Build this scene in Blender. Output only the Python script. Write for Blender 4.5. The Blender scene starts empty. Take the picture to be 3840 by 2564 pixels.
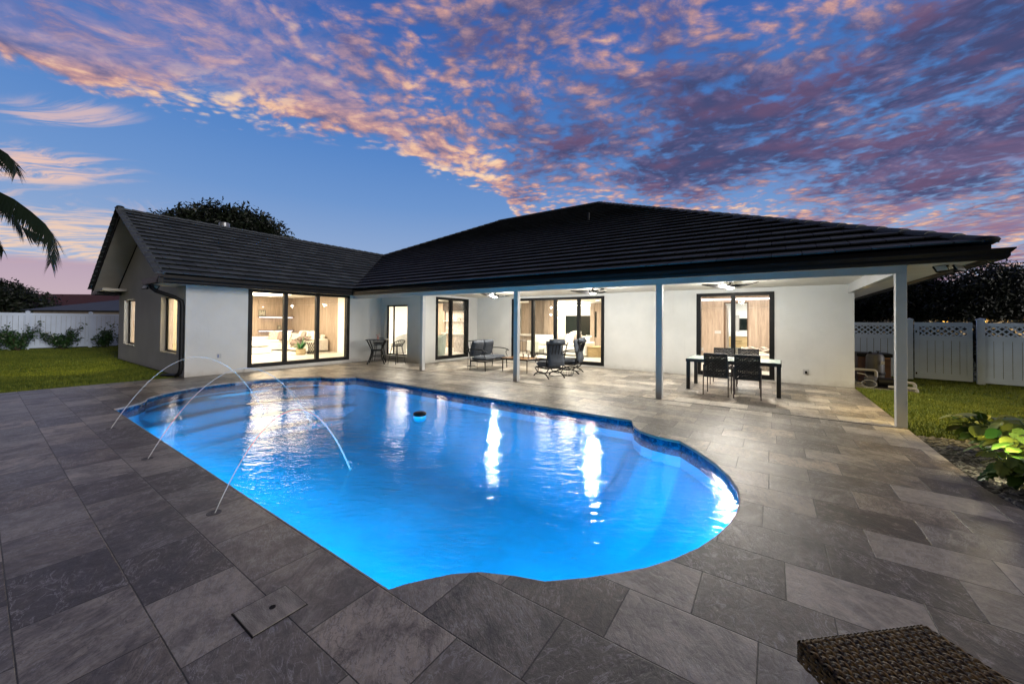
import bpy, math, random
import numpy as np
from mathutils import Vector, Matrix
R = math.radians
rnd = random.Random(7)
sc = bpy.context.scene
# ------------------------------------------------------------------ camera
cam = bpy.data.objects.new("camera", bpy.data.cameras.new("camera"))
sc.collection.objects.link(cam); sc.camera = cam
yaw, pit, rol = R(-34.75972), R(0.76703), R(0.49353)
rt = Vector((math.cos(yaw), -math.sin(yaw), 0)); fw = Vector((math.sin(yaw), math.cos(yaw), 0)); up = Vector((0, 0, 1))
f2 = fw*math.cos(pit)+up*math.sin(pit); u2 = up*math.cos(pit)-fw*math.sin(pit)
r3 = rt*math.cos(rol)+u2*math.sin(rol); u3 = u2*math.cos(rol)-rt*math.sin(rol)
cam.matrix_world = Matrix(((r3.x, u3.x, -f2.x, 0), (r3.y, u3.y, -f2.y, 0), (r3.z, u3.z, -f2.z, 1.6), (0, 0, 0, 1)))
cam.data.sensor_width = 36; cam.data.lens = 1401.78/3840*36; cam.data.shift_y = -95.4/3840
cam.data.clip_end = 2000; cam.data.clip_start = .05
sc.view_settings.view_transform = 'Standard'; sc.view_settings.look = 'None'; sc.view_settings.gamma = 1
sc.view_settings.exposure = 0.0
sc.cycles.max_bounces = 8; sc.cycles.diffuse_bounces = 4; sc.cycles.glossy_bounces = 3; sc.cycles.transmission_bounces = 6
sc.cycles.transparent_max_bounces = 12; sc.cycles.sample_clamp_indirect = 40; sc.cycles.caustics_reflective = False; sc.cycles.caustics_refractive = False
sc.cycles.blur_glossy = 0.5

class NT:
    def __init__(s, tree): s.t = tree; s.l = tree.links
    def n(s, ty, **k):
        nd = s.t.nodes.new(ty)
        for a, b in k.items(): setattr(nd, a, b)
        return nd
    def put(s, sock, v):
        if isinstance(v, bpy.types.NodeSocket): s.l.new(v, sock)
        elif v is not None:
            if hasattr(sock, 'default_value'):
                try: sock.default_value = v
                except Exception: sock.default_value = (v, v, v)
    def m(s, op, a, b=None, c=None, clamp=False):
        nd = s.n('ShaderNodeMath', operation=op, use_clamp=clamp)
        for i, v in enumerate((a, b, c)):
            if v is not None: s.put(nd.inputs[i], v)
        return nd.outputs[0]
    def v(s, op, a, b=None, out=0):
        nd = s.n('ShaderNodeVectorMath', operation=op); s.put(nd.inputs[0], a)
        if b is not None: s.put(nd.inputs[3 if op == 'SCALE' else 1], b)
        return nd.outputs[out]
    def xyz(s, a, b, c):
        nd = s.n('ShaderNodeCombineXYZ')
        for i, v in enumerate((a, b, c)): s.put(nd.inputs[i], v)
        return nd.outputs[0]
    def sep(s, a):
        nd = s.n('ShaderNodeSeparateXYZ'); s.put(nd.inputs[0], a); return nd.outputs
    def noise(s, vec, scale, detail=4, rough=.5, dist=0, col=False):
        nd = s.n('ShaderNodeTexNoise'); s.put(nd.inputs['Vector'], vec)
        for k, v in (('Scale', scale), ('Detail', detail), ('Roughness', rough), ('Distortion', dist)): s.put(nd.inputs[k], v)
        return nd.outputs['Color' if col else 'Fac']
    def ss(s, x, a, b):
        nd = s.n('ShaderNodeMapRange', interpolation_type='SMOOTHSTEP')
        s.put(nd.inputs[0], x); s.put(nd.inputs[1], a); s.put(nd.inputs[2], b); return nd.outputs[0]
    def mr(s, x, a, b, c, d):
        nd = s.n('ShaderNodeMapRange')
        for i, v in enumerate((x, a, b, c, d)): s.put(nd.inputs[i], v)
        return nd.outputs[0]
    def mix(s, f, a, b, bl='MIX'):
        nd = s.n('ShaderNodeMix', data_type='RGBA', blend_type=bl); s.put(nd.inputs[0], f)
        for k, v in ((6, a), (7, b)):
            s.put(nd.inputs[k], (*v, 1) if isinstance(v, tuple) and len(v) == 3 else v)
        return nd.outputs[2]
    def ramp(s, f, pts, interp='LINEAR'):
        nd = s.n('ShaderNodeValToRGB'); s.put(nd.inputs[0], f); cr = nd.color_ramp; cr.interpolation = interp
        while len(cr.elements) < len(pts): cr.elements.new(.5)
        for e, (p, c) in zip(cr.elements, pts): e.position = p; e.color = (*c, 1) if len(c) == 3 else c
        return nd.outputs[0]
    def curve(s, f, pts):
        nd = s.n('ShaderNodeFloatCurve'); s.put(nd.inputs['Value'], f); c = nd.mapping.curves[0]
        c.points[0].location = pts[0]; c.points[1].location = pts[-1]
        for p in pts[1:-1]: c.points.new(*p)
        for p in c.points: p.handle_type = 'VECTOR'
        nd.mapping.update(); return nd.outputs[0]

# ------------------------------------------------------------------ world: dusk sky with a lit altocumulus layer
def sr(r, g, b):
    f = lambda c: (c/255/12.92 if c <= 10 else ((c/255+.055)/1.055)**2.4)
    return (f(r), f(g), f(b))
W = bpy.data.worlds.new("World"); sc.world = W; W.use_nodes = True
W.cycles.sampling_method = 'MANUAL'; W.cycles.sample_map_resolution = 512
t = NT(W.node_tree); W.node_tree.nodes.clear()
d = t.v('NORMALIZE', t.n('ShaderNodeTexCoord').outputs['Generated'])
RT, FW = (.8216, .5702, 0), (-.5702, .8216, 0)
da = t.v('DOT_PRODUCT', d, RT, 1); df = t.v('DOT_PRODUCT', d, FW, 1); dz = t.m('MAXIMUM', t.sep(d)[2], -.02)
zz = t.m('ADD', dz, .06); zz = t.m('MAXIMUM', zz, .04)
pa = t.m('DIVIDE', da, zz); pf = t.m('DIVIDE', df, zz); P = t.xyz(pa, pf, 0)
# clear sky
az = t.m('DIVIDE', da, t.m('SQRT', t.m('ADD', t.m('MULTIPLY', da, da), t.m('MULTIPLY', df, df))))
base = t.ramp(dz, [(0, sr(190, 194, 214)), (.07, sr(172, 188, 216)), (.16, sr(144, 170, 210)), (.28, sr(110, 150, 206)), (.42, sr(80, 130, 198)), (.6, sr(56, 104, 180)), (1, sr(30, 70, 140))])
# large cloud sheet: its edge runs diagonally over the sky
E_ = [(-6, -1), (-2.6, .2), (-1.9, 1.0), (-1.66, 1.2), (-1.616, 1.40), (-1.37, 1.52), (-1.124, 1.62), (-.847, 1.70), (-.612, 1.84), (-.452, 2.12), (-.272, 2.27), (-.077, 2.42), (0, 2.9), (.1, 3.3), (.35, 4.2), (.8, 5.6), (6, 7)]
ef = t.curve(t.mr(pa, -6, 6, 0, 1), [((x+6)/12, (y+1)/8) for x, y in E_])
ef = t.m('ADD', t.mr(ef, 0, 1, -1, 7), .06)
warp = t.noise(P, 1.1, 2, .5, 0, True)
P2 = t.v('ADD', P, t.v('SCALE', t.v('SUBTRACT', warp, (.5, .5, .5)), .35))
big = t.noise(P2, 1.5, 3, .55)
med = t.noise(t.v('MULTIPLY', P2, (1.0, 1.25, 1)), 7.4, 7, .62, .15)
vor = t.n('ShaderNodeTexVoronoi', feature='SMOOTH_F1'); t.put(vor.inputs['Vector'], t.v('ADD', P2, t.v('SCALE', t.noise(P, 9, 3, .6, 0, True), .09)))
vor.inputs['Scale'].default_value = 19; vor.inputs['Smoothness'].default_value = .35
puff = t.m('SUBTRACT', 1, vor.outputs['Distance'])
edge = t.m('SUBTRACT', ef, pf)
thin = t.m('MULTIPLY', t.ss(pa, -.3, -1.1), t.ss(edge, .16, .45))   # veil at upper left
mass = t.m('SUBTRACT', 1, t.v('LENGTH', t.v('MULTIPLY', t.v('SUBTRACT', P2, (1.55, 1.75, 0)), (.62, 1.2, 1)), None, 1))   # thick dark mass
mass = t.ss(mass, -.15, .55)
lowgap = t.ss(pf, 2.0, 3.0)
cov = t.ss(edge, -.05, .22)
dens = t.m('ADD', t.m('MULTIPLY', cov, t.mr(t.ss(edge, 1.0, .2), 0, 1, .50, .72)), t.m('ADD', t.m('MULTIPLY', t.m('SUBTRACT', med, .5), 2.2), t.m('MULTIPLY', t.m('SUBTRACT', big, .5), 1.7)))
dens = t.m('ADD', dens, t.m('MULTIPLY', t.m('SUBTRACT', puff, .55), .7))
dens = t.m('ADD', dens, t.m('MULTIPLY', mass, .26))
dens = t.m('SUBTRACT', dens, t.m('MULTIPLY', lowgap, .05))
alpha = t.m('MULTIPLY', t.ss(dens, .03, .82), t.ss(edge, -.12, .03))
streak = t.noise(t.v('MULTIPLY', t.v('ADD', P, t.v('SCALE', warp, .5)), (1.0, 1.9, 1)), 7, 7, .64, .4)
alpha = t.m('MULTIPLY', alpha, t.m('SUBTRACT', 1, t.m('MULTIPLY', thin, .45)))
alpha = t.m('MAXIMUM', alpha, t.m('MULTIPLY', t.m('MULTIPLY', thin, t.ss(streak, .30, .62)), .86))
shift = t.v('ADD', P2, (.04, -.05, 0))
relief = t.m('SUBTRACT', med, t.noise(t.v('MULTIPLY', shift, (1.0, 1.25, 1)), 7.4, 7, .62, .15))
lit = t.m('MAXIMUM', t.ss(edge, 1.0, .10), t.m('MULTIPLY', lowgap, .75))
thick = t.m('SUBTRACT', t.m('ADD', .60, t.m('MULTIPLY', mass, .45)), t.m('MULTIPLY', lit, .62))
thick = t.m('ADD', thick, t.m('MULTIPLY', t.m('SUBTRACT', big, .5), 2.0))
thick = t.m('SUBTRACT', thick, t.m('MULTIPLY', relief, 2.0))
thick = t.m('SUBTRACT', thick, t.m('MULTIPLY', t.m('SUBTRACT', puff, .6), .5))
thick = t.m('ADD', thick, t.m('MULTIPLY', t.ss(dens, .5, 1.3), .12))
ccol = t.ramp(t.mr(thick, -.45, 1.25, 0, 1), [(0, sr(255, 218, 180)), (.2, sr(242, 194, 162)), (.38, sr(198, 152, 150)), (.55, sr(150, 126, 146)), (.72, sr(104, 98, 136)), (.88, sr(82, 82, 122)), (1, sr(68, 74, 114))])
redd = t.ss(t.noise(P, 3.1, 3, .5), .5, .68)
ccol = t.mix(t.m('MULTIPLY', t.m('MULTIPLY', redd, .6), t.ss(thick, .3, .8)), ccol, sr(118, 84, 110))
ccol = t.mix(t.m('MULTIPLY', thin, .60), ccol, t.mix(t.ss(streak, .45, .75), sr(120, 126, 186), sr(222, 178, 176)))
skyc = t.mix(t.m('MULTIPLY', alpha, .96), base, ccol)
# veil of blue-violet behind the broken sheet
# small wisps on the left
st = t.noise(t.v('MULTIPLY', t.v('ADD', P, t.v('SCALE', warp, .8)), (.8, 3.6, 1)), 2.6, 7, .66, .5)
def blob(cx, cy, rx, ry): return t.ss(t.v('LENGTH', t.v('DIVIDE', t.v('SUBTRACT', P, (cx, cy, 0)), (rx, ry, 1)), None, 1), 1, .35)
wa = t.m('MAXIMUM', blob(-2.62, 1.98, .70, .36), t.m('MULTIPLY', blob(-1.86, 1.55, .36, .16), .75))
wa = t.m('MAXIMUM', wa, t.m('MULTIPLY', t.m('MULTIPLY', t.ss(dz, .24, .15), t.ss(dz, .07, .11)), t.ss(az, -.55, -.7)))
wal = t.m('MULTIPLY', wa, t.ss(t.m('ADD', st, t.m('MULTIPLY', wa, .13)), .50, .72))
skyc = t.mix(t.m('MULTIPLY', wal, .95), skyc, t.mix(t.ss(dz, .12, .3), sr(238, 206, 184), sr(232, 194, 184)))
bank = t.m('MULTIPLY', t.ss(t.m('ADD', dz, t.m('MULTIPLY', t.m('SUBTRACT', t.noise(t.xyz(az, dz, 0), 9, 4), .5), .05)), .108, .088), t.ss(az, -.2, -.6))
skyc = t.mix(t.m('MULTIPLY', bank, .9), skyc, t.ramp(dz, [(0, sr(208, 182, 186)), (.1, sr(186, 160, 178))]))
# right hand low violet streaks
sr2 = t.noise(t.v('MULTIPLY', P, (.8, .8, 1)), 1.7, 6, .62, .8)
rb = t.m('MULTIPLY', t.m('MULTIPLY', t.ss(az, .5, .72), t.ss(dz, .34, .2)), t.ss(sr2, .46, .6))
skyc = t.mix(t.m('MULTIPLY', rb, .8), skyc, sr(140, 108, 138))
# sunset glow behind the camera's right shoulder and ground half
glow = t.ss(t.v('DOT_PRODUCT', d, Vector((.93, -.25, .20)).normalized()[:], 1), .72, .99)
sky_dim = t.m('MULTIPLY', t.mr(t.ss(df, -.45, .2), 0, 1, .10, 1), t.mr(t.ss(dz, .64, .85), 0, 1, 1, .30))   # unseen sky overhead and behind the camera dimmed to lower the ambient light
skyc = t.mix(1, skyc, t.v('SCALE', (1, 1, 1), sky_dim), 'MULTIPLY'); skyc = t.mix(t.m('SUBTRACT', 1, sky_dim), skyc, t.mix(1, skyc, (.95, 1.18, .86), 'MULTIPLY'))
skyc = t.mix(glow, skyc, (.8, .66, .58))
skyc = t.mix(t.ss(t.sep(d)[2], -.01, -.03), skyc, (.02, .022, .02))
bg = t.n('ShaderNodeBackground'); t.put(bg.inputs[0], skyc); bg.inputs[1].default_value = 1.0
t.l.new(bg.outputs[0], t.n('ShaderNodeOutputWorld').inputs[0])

# faint last sunlight from low on the right
sl = bpy.data.lights.new("sun", 'SUN'); sl.energy = 1.25; sl.angle = R(14); sl.color = (1, .97, .96)
so = bpy.data.objects.new("sun", sl); sc.collection.objects.link(so)
so.rotation_euler = Vector((.985, -.035, .15)).to_track_quat('Z', 'Y').to_euler()

def lamp(kind, loc, power, color=(1, .93, .84), size=.1, direction=None, **k):
    L = bpy.data.lights.new("lamp", kind); L.energy = power; L.color = color
    if kind == 'AREA':
        L.shape = k.get('shape', 'DISK'); L.size = size
        if 'size_y' in k: L.size_y = k['size_y']
        if 'spread' in k: L.spread = k['spread']
    else: L.shadow_soft_size = size
    if kind == 'SPOT': L.spot_size = k.get('cone', R(90)); L.spot_blend = .6
    o = bpy.data.objects.new("lamp", L); sc.collection.objects.link(o); o.location = loc
    if direction: o.rotation_euler = (-Vector(direction)).to_track_quat('Z', 'Y').to_euler()
    return o

# ------------------------------------------------------------------ materials
MATS = {}
def mat(name, color=(.5, .5, .5), rough=.6, metal=0, fn=None, emis=None, es=0, spec=.5, coat=0):
    if name in MATS: return MATS[name]
    m = bpy.data.materials.new(name); m.use_nodes = True; MATS[name] = m
    t = NT(m.node_tree); b = m.node_tree.nodes['Principled BSDF']
    b.inputs['Base Color'].default_value = (*color, 1); b.inputs['Roughness'].default_value = rough
    b.inputs['Metallic'].default_value = metal; b.inputs['Specular IOR Level'].default_value = spec
    b.inputs['Coat Weight'].default_value = coat
    if emis: b.inputs['Emission Color'].default_value = (*emis, 1); b.inputs['Emission Strength'].default_value = es
    if fn: fn(t, b)
    return m
def obc(t): return t.n('ShaderNodeTexCoord').outputs['Object']
def wpos(t): return t.n('ShaderNodeNewGeometry').outputs['Position']
def bump(t, b, h, dist=.01, s=1):
    nd = t.n('ShaderNodeBump'); t.put(nd.inputs['Height'], h); nd.inputs['Distance'].default_value = dist; nd.inputs['Strength'].default_value = s
    t.l.new(nd.outputs[0], b.inputs['Normal'])
def mottled(c, amt=.15, scale=3, bs=120, bd=.002, stretch=(1, 1, 1)):
    def fn(t, b):
        p = t.v('MULTIPLY', wpos(t), stretch)
        n = t.noise(p, scale, 5, .6)
        lo = tuple(x*(1-amt) for x in c); hi = tuple(min(1, x*(1+amt)) for x in c)
        t.put(b.inputs['Base Color'], t.mix(t.ss(n, .3, .7), lo, hi))
        if bd: bump(t, b, t.noise(p, bs, 3, .6), bd)
    return fn
def M_(name, c, rough=.6, amt=.15, scale=3, bs=120, bd=.002, stretch=(1, 1, 1), **k):
    if name in ('black_metal', 'dark_gutter'): k['spec'] = .22
    return mat(name, c, rough, fn=mottled(c, amt, scale, bs, bd, stretch), **k)
def plaster_fn(t, b):
    p = wpos(t); z = t.sep(p)[2]; n = t.noise(p, 1.0, 6, .6); c = t.mix(t.ss(n, .3, .7), (.515, .512, .492), (.575, .57, .548))
    rain = t.noise(t.v('MULTIPLY', p, (5, 5, .35)), 1.4, 5, .65); c = t.mix(t.m('MULTIPLY', t.ss(rain, .56, .78), .16), c, (.36, .35, .33))
    dirt = t.m('MULTIPLY', t.ss(t.m('ADD', z, t.m('MULTIPLY', t.noise(p, 7, 5, .65), .35)), .36, .12), .5); c = t.mix(dirt, c, (.34, .32, .28))
    t.put(b.inputs['Base Color'], c); bump(t, b, t.m('ADD', t.noise(p, 60, 4, .6), t.m('MULTIPLY', t.noise(p, 14, 3), .7)), .004)
plaster = mat('plaster', rough=.85, fn=plaster_fn)
plaster_in = M_('plaster_inside', (.78, .77, .73), .8, .03, 2, 60, .0015)
trim = M_('white_trim', (.39, .39, .39), .55, .04, 3, 90, .001)
soffit_m = M_('soffit_paint', (.62, .60, .55), .8, .06, 1.5, 70, .002)
black = M_('black_metal', (.0045, .0045, .005), .5, .2, 6, 200, .0006)
dark_gutter = M_('dark_gutter', (.007, .007, .008), .5, .3, 3, 60, .0008)
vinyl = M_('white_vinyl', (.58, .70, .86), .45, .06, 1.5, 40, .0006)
def pav(t, b):
    p = wpos(t); s = t.sep(p)
    rh, tl = .4285, .648
    ry = t.m('DIVIDE', t.m('SUBTRACT', s[1], .993), rh); row = t.m('FLOOR', ry); fy = t.m('SUBTRACT', ry, row)
    par = t.m('MULTIPLY', t.m('MODULO', t.m('ADD', row, 100), 2), .5)
    wn = t.n('ShaderNodeTexWhiteNoise', noise_dimensions='1D'); t.put(wn.inputs['W'], row)
    off = t.m('ADD', par, t.m('MULTIPLY', t.m('SUBTRACT', wn.outputs[0], .5), .22))
    rx = t.m('ADD', t.m('DIVIDE', s[0], tl), off); col = t.m('FLOOR', rx); fx = t.m('SUBTRACT', rx, col)
    ex = t.m('MULTIPLY', t.m('MINIMUM', fx, t.m('SUBTRACT', 1, fx)), tl); ey = t.m('MULTIPLY', t.m('MINIMUM', fy, t.m('SUBTRACT', 1, fy)), rh)
    e = t.m('ADD', t.m('MINIMUM', ex, ey), t.m('MULTIPLY', t.m('SUBTRACT', t.noise(p, 40, 3), .5), .003))
    joint = t.ss(e, .0046, .0012)
    w2 = t.n('ShaderNodeTexWhiteNoise', noise_dimensions='2D'); t.put(w2.inputs['Vector'], t.xyz(col, row, 0))
    tone = w2.outputs[0]; shift = t.v('SCALE', w2.outputs[1], 30.)
    w3 = t.n('ShaderNodeTexWhiteNoise', noise_dimensions='3D'); t.put(w3.inputs['Vector'], t.xyz(row, col, 5))
    # streaky slate figure: a random veining direction per tile
    rot = t.n('ShaderNodeVectorRotate', rotation_type='Z_AXIS'); t.put(rot.inputs['Vector'], p)
    t.put(rot.inputs['Angle'], t.mr(t.sep(w2.outputs[1])[2], 0, 1, .2, 2.1))
    q = t.v('ADD', rot.outputs[0], shift)
    vein = t.noise(t.v('MULTIPLY', q, (.8, 2.9, 1)), 3.0, 9, .70, 1.4)
    cloud = t.noise(q, 3.0, 5, .6, .5)
    fine = t.noise(t.v('MULTIPLY', q, (1, 3, 1)), 38, 5, .7)
    grain = t.noise(q, 16, 8, .72, .8)
    base = t.mix(t.ss(tone, .05, .95), (.195, .174, .147), (.54, .482, .402))
    base = t.mix(t.ss(t.sep(w2.outputs[1])[1], .74, .78), base, t.mix(1, base, (.62, .60, .58), 'MULTIPLY'))
    dk = t.m('ADD', t.m('MULTIPLY', vein, .5), t.m('MULTIPLY', cloud, .5))
    base = t.mix(t.m('MULTIPLY', t.ss(dk, .575, .40), t.mr(w3.outputs[0], 0, 1, .50, 1.0)), base, t.mix(.78, base, (.05, .046, .043)))
    base = t.mix(t.m('MULTIPLY', t.ss(grain, .56, .40), .55), base, t.mix(1, base, (.52, .51, .50), 'MULTIPLY'))
    base = t.mix(t.m('MULTIPLY', t.ss(grain, .56, .70), .40), base, (.60, .57, .52))
    base = t.mix(t.m('MULTIPLY', t.ss(vein, .62, .74), .25), base, (.58, .56, .53))
    crack = t.noise(t.v('MULTIPLY', q, (.8, 2.0, 1)), 5.5, 7, .62, 1.6)
    cl = t.ss(t.m('ABSOLUTE', t.m('SUBTRACT', crack, .5)), .022, .002)
    base = t.mix(t.m('MULTIPLY', cl, t.m('MULTIPLY', t.ss(cloud, .42, .55), .8)), base, (.46, .44, .42))
    base = t.mix(t.m('MULTIPLY', t.m('SUBTRACT', fine, .5), .5), base, (.42, .41, .39))
    warm = t.m('MULTIPLY', t.ss(w3.outputs[0], .55, 1), .5)
    base = t.mix(warm, base, t.mix(1, base, (1.12, .99, .84), 'MULTIPLY'))
    # broad stains
    base = t.mix(t.m('MULTIPLY', t.ss(t.noise(p, .9, 5, .6), .52, .7), .28), base, t.mix(1, base, (.55, .54, .53), 'MULTIPLY'))
    crk = t.noise(t.v('MULTIPLY', q, (.7, 1.8, 1)), 3.2, 8, .66, 2.2)
    base = t.mix(t.m('MULTIPLY', t.ss(t.m('ABSOLUTE', t.m('SUBTRACT', crk, .52)), .020, .0), t.m('MULTIPLY', t.ss(w3.outputs[0], .25, .6), .62)), base, (.045, .040, .036))
    t.put(b.inputs['Base Color'], t.mix(joint, base, (.012, .012, .012)))
    t.put(b.inputs['Roughness'], t.mr(vein, .3, .7, .28, .50))
    h = t.m('ADD', t.m('MULTIPLY', t.m('SUBTRACT', 1, joint), 1.0), t.m('ADD', t.m('MULTIPLY', vein, .9), t.m('ADD', t.m('MULTIPLY', fine, .4), t.m('MULTIPLY', grain, 1.3))))
    bump(t, b, h, .005, .7)
paver = mat('stone_paver', rough=.5, fn=pav)
def roof_fn(t, b):
    p = wpos(t); s = t.sep(p)
    nd = t.n('ShaderNodeAttribute', attribute_name='uvt'); u = t.sep(nd.outputs['Vector'])
    cx = t.m('FLOOR', u[0]); fx = t.m('SUBTRACT', u[0], cx)
    j = t.ss(t.m('MINIMUM', fx, t.m('SUBTRACT', 1, fx)), 0.034, .010)
    w = t.n('ShaderNodeTexWhiteNoise', noise_dimensions='2D'); t.put(w.inputs['Vector'], t.xyz(cx, t.m('FLOOR', t.m('ADD', u[1], .5)), 0))
    c = t.mix(w.outputs[0], (.040, .050, .056), (.092, .106, .115))
    c = t.mix(t.m('MULTIPLY', t.ss(t.noise(p, 2.2, 5, .6), .45, .75), .5), c, (.042, .045, .049))
    c = t.mix(t.m('MULTIPLY', t.ss(t.noise(t.v('MULTIPLY', p, (6, 6, .8)), 1.3, 3, .6), .55, .8), .4), c, (.011, .012, .014))
    t.put(b.inputs['Base Color'], t.mix(j, c, (.006, .006, .007)))
    bump(t, b, t.m('ADD', t.m('MULTIPLY', j, -1.5), t.noise(p, 55, 4, .7)), .004, .6)
roof_m = mat('slate_roof_tile', rough=.62, fn=roof_fn)
def wood_fn(c1, c2, vert=True, sc_=1.0):
    def fn(t, b):
        p = wpos(t)
        st = (9*sc_, 9*sc_, .5*sc_) if vert else (.6*sc_, 6*sc_, 8*sc_)
        n = t.noise(t.v('MULTIPLY', p, st), 2.2, 7, .65, .5); n2 = t.noise(t.v('MULTIPLY', p, st), 9, 4, .6)
        t.put(b.inputs['Base Color'], t.mix(t.ss(t.m('ADD', t.m('MULTIPLY', n, .75), t.m('MULTIPLY', n2, .25)), .36, .64), c1, c2))
        bump(t, b, n2, .0008)
    return fn
oak = mat('oak_panel', rough=.5, fn=wood_fn((.255, .196, .150), (.395, .320, .255)))
oak_d = mat('oak_board', rough=.45, fn=wood_fn((.36, .25, .11), (.50, .36, .18), False))
walnut = mat('walnut', rough=.5, fn=wood_fn((.05, .028, .016), (.11, .06, .03)))
floor_in = M_('inside_floor', (.52, .50, .46), .35, .10, .9, 60, 0, (1, 5, 1))
def glass_fn():
    m = bpy.data.materials.new('window_glass'); m.use_nodes = True; t = NT(m.node_tree); m.node_tree.nodes.clear()
    fr = t.n('ShaderNodeFresnel'); fr.inputs[0].default_value = 1.35
    tr = t.n('ShaderNodeBsdfTransparent'); tr.inputs[0].default_value = (.96, .975, .97, 1)
    gl = t.n('ShaderNodeBsdfGlossy'); gl.inputs['Roughness'].default_value = .01
    mx = t.n('ShaderNodeMixShader'); t.l.new(t.m('MULTIPLY', fr.outputs[0], .32, clamp=True), mx.inputs[0]); t.l.new(tr.outputs[0], mx.inputs[1]); t.l.new(gl.outputs[0], mx.inputs[2])
    t.l.new(mx.outputs[0], t.n('ShaderNodeOutputMaterial').inputs[0]); return m
glass = glass_fn()
def frosted():
    def fn(t, b): b.inputs['Transmission Weight'].default_value = .25
    return mat('frosted_glass', (.33, .42, .38), .35, fn=fn)
frost = frosted()
def water_mat():
    m = bpy.data.materials.new('pool_water'); m.use_nodes = True; t = NT(m.node_tree); m.node_tree.nodes.clear()
    p = wpos(t)
    pr = t.n('ShaderNodeVectorRotate', rotation_type='Z_AXIS'); t.put(pr.inputs['Vector'], p); pr.inputs['Angle'].default_value = R(-28)
    pv = t.v('MULTIPLY', pr.outputs[0], (.62, 1.35, 1))
    n1 = t.noise(pv, 6.5, 2, .5, .35); n2 = t.noise(pv, 19, 3, .55, .5)
    amp = t.mr(t.noise(p, .55, 2), .35, .65, .55, 1.15)
    h = t.m('MULTIPLY', t.m('ADD', n1, t.m('MULTIPLY', n2, .34)), amp)
    bp = t.n('ShaderNodeBump'); bp.inputs['Distance'].default_value = .0110; t.put(bp.inputs['Height'], h)
    fr = t.n('ShaderNodeFresnel'); fr.inputs[0].default_value = 1.37; t.l.new(bp.outputs[0], fr.inputs['Normal'])
    tr = t.n('ShaderNodeBsdfTransparent'); tr.inputs[0].default_value = (.06, .92, 1, 1)
    gl = t.n('ShaderNodeBsdfGlossy'); gl.inputs['Roughness'].default_value = .015; t.l.new(bp.outputs[0], gl.inputs['Normal'])
    mx = t.n('ShaderNodeMixShader'); t.l.new(fr.outputs[0], mx.inputs[0]); t.l.new(tr.outputs[0], mx.inputs[1]); t.l.new(gl.outputs[0], mx.inputs[2])
    t.l.new(mx.outputs[0], t.n('ShaderNodeOutputMaterial').inputs[0]); return m
water_m = water_mat()
def mosaic_fn(t, b):
    p = wpos(t); br = t.n('ShaderNodeTexVoronoi'); br.inputs['Scale'].default_value = 34; t.put(br.inputs['Vector'], p)
    t.put(b.inputs['Base Color'], t.ramp(t.sep(br.outputs['Color'])[0], [(0, (.003, .02, .06)), (.5, (.006, .05, .14)), (1, (.02, .14, .28))]))
mosaic = mat('blue_mosaic', rough=.15, fn=mosaic_fn)
basin_m = M_('pool_plaster', (.07, .55, .86), .7, .12, .9, 40, .001)
white_fab = M_('white_fabric', (.72, .70, .66), .9, .06, 8, 300, .002)
grey_fab = M_('charcoal_fabric', (.035, .042, .055), .85, .25, 7, 350, .003)
beige_fab = M_('beige_fabric', (.36, .31, .27), .9, .3, 22, 350, .003)
throw_m = M_('throw_fabric', (.20, .16, .14), .95, .5, 26, 350, .004)
sage_fab = M_('sage_fabric', (.52, .56, .48), .9, .06, 8, 300, .002)
stone_white = M_('white_stone', (.62, .59, .55), .3, .12, 5, 60, 0)
marble_m = M_('marble', (.50, .44, .40), .3, .30, 7, 60, 0)
basket_m = M_('woven_basket', (.42, .33, .20), .8, .3, 40, 120, .006)
def foliage(name, c1, c2, rough=.5):
    def fn(t, b):
        oi = t.n('ShaderNodeAttribute', attribute_name='tint'); f = t.sep(oi.outputs['Vector'])[0]
        t.put(b.inputs['Base Color'], t.mix(f, c1, c2)); b.inputs['Subsurface Weight'].default_value = 0
    return mat(name, rough=rough, fn=fn)
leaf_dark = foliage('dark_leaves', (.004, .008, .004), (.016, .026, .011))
leaf_shrub = foliage('shrub_leaves', (.010, .036, .012), (.045, .11, .03), .35)
leaf_big = foliage('broad_leaves', (.03, .10, .012), (.25, .27, .04), .35)
leaf_palm = foliage('palm_leaves', (.012, .022, .012), (.03, .05, .025), .4)
grass_m = foliage('grass_blades', (.034, .078, .006), (.19, .225, .018), .7)
bark = M_('bark', (.07, .05, .035), .9, .4, 8, 40, .01, (1, 1, .3))
lawn_m = M_('lawn_soil', (.045, .065, .012), .95, .5, 14, 60, .02)
terracotta = M_('terracotta', (.22, .055, .035), .8, .35, 4, 40, .004)
pebble_m = M_('pebbles', (.075, .075, .072), .5, .8, 30, 60, .002)
pvc = M_('pvc_pipe', (.34, .33, .31), .4, .06, 6, 80, 0)
bulb = mat('lamp_glow', (.9, .9, .9), emis=(1, .93, .82), es=14)
led = mat('led_strip', (.9, .9, .9), emis=(1, .90, .95), es=6)
warm_glow = mat('warm_window', (.9, .7, .3), emis=(1, .55, .10), es=1.6)
def wick_fn(t, b):
    p = obc(t); w = t.n('ShaderNodeTexWave', wave_type='BANDS', bands_direction='X'); t.put(w.inputs['Vector'], p); w.inputs['Scale'].default_value = 18
    t.put(b.inputs['Base Color'], t.mix(t.noise(p, 30, 3), (.008, .008, .009), (.028, .027, .028)))
wicker_b = mat('black_wicker', rough=.45, fn=wick_fn)
def wickbr(t, b):
    p = obc(t); n = t.noise(t.v('MULTIPLY', p, (1, 1, 1)), 60, 4, .6)
    t.put(b.inputs['Base Color'], t.mix(t.ss(n, .35, .65), (.016, .010, .004), (.22, .135, .040)))
    bump(t, b, t.noise(p, 260, 2), .001)
wicker_br = mat('brown_wicker', rough=.5, spec=.3, fn=wickbr)

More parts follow.
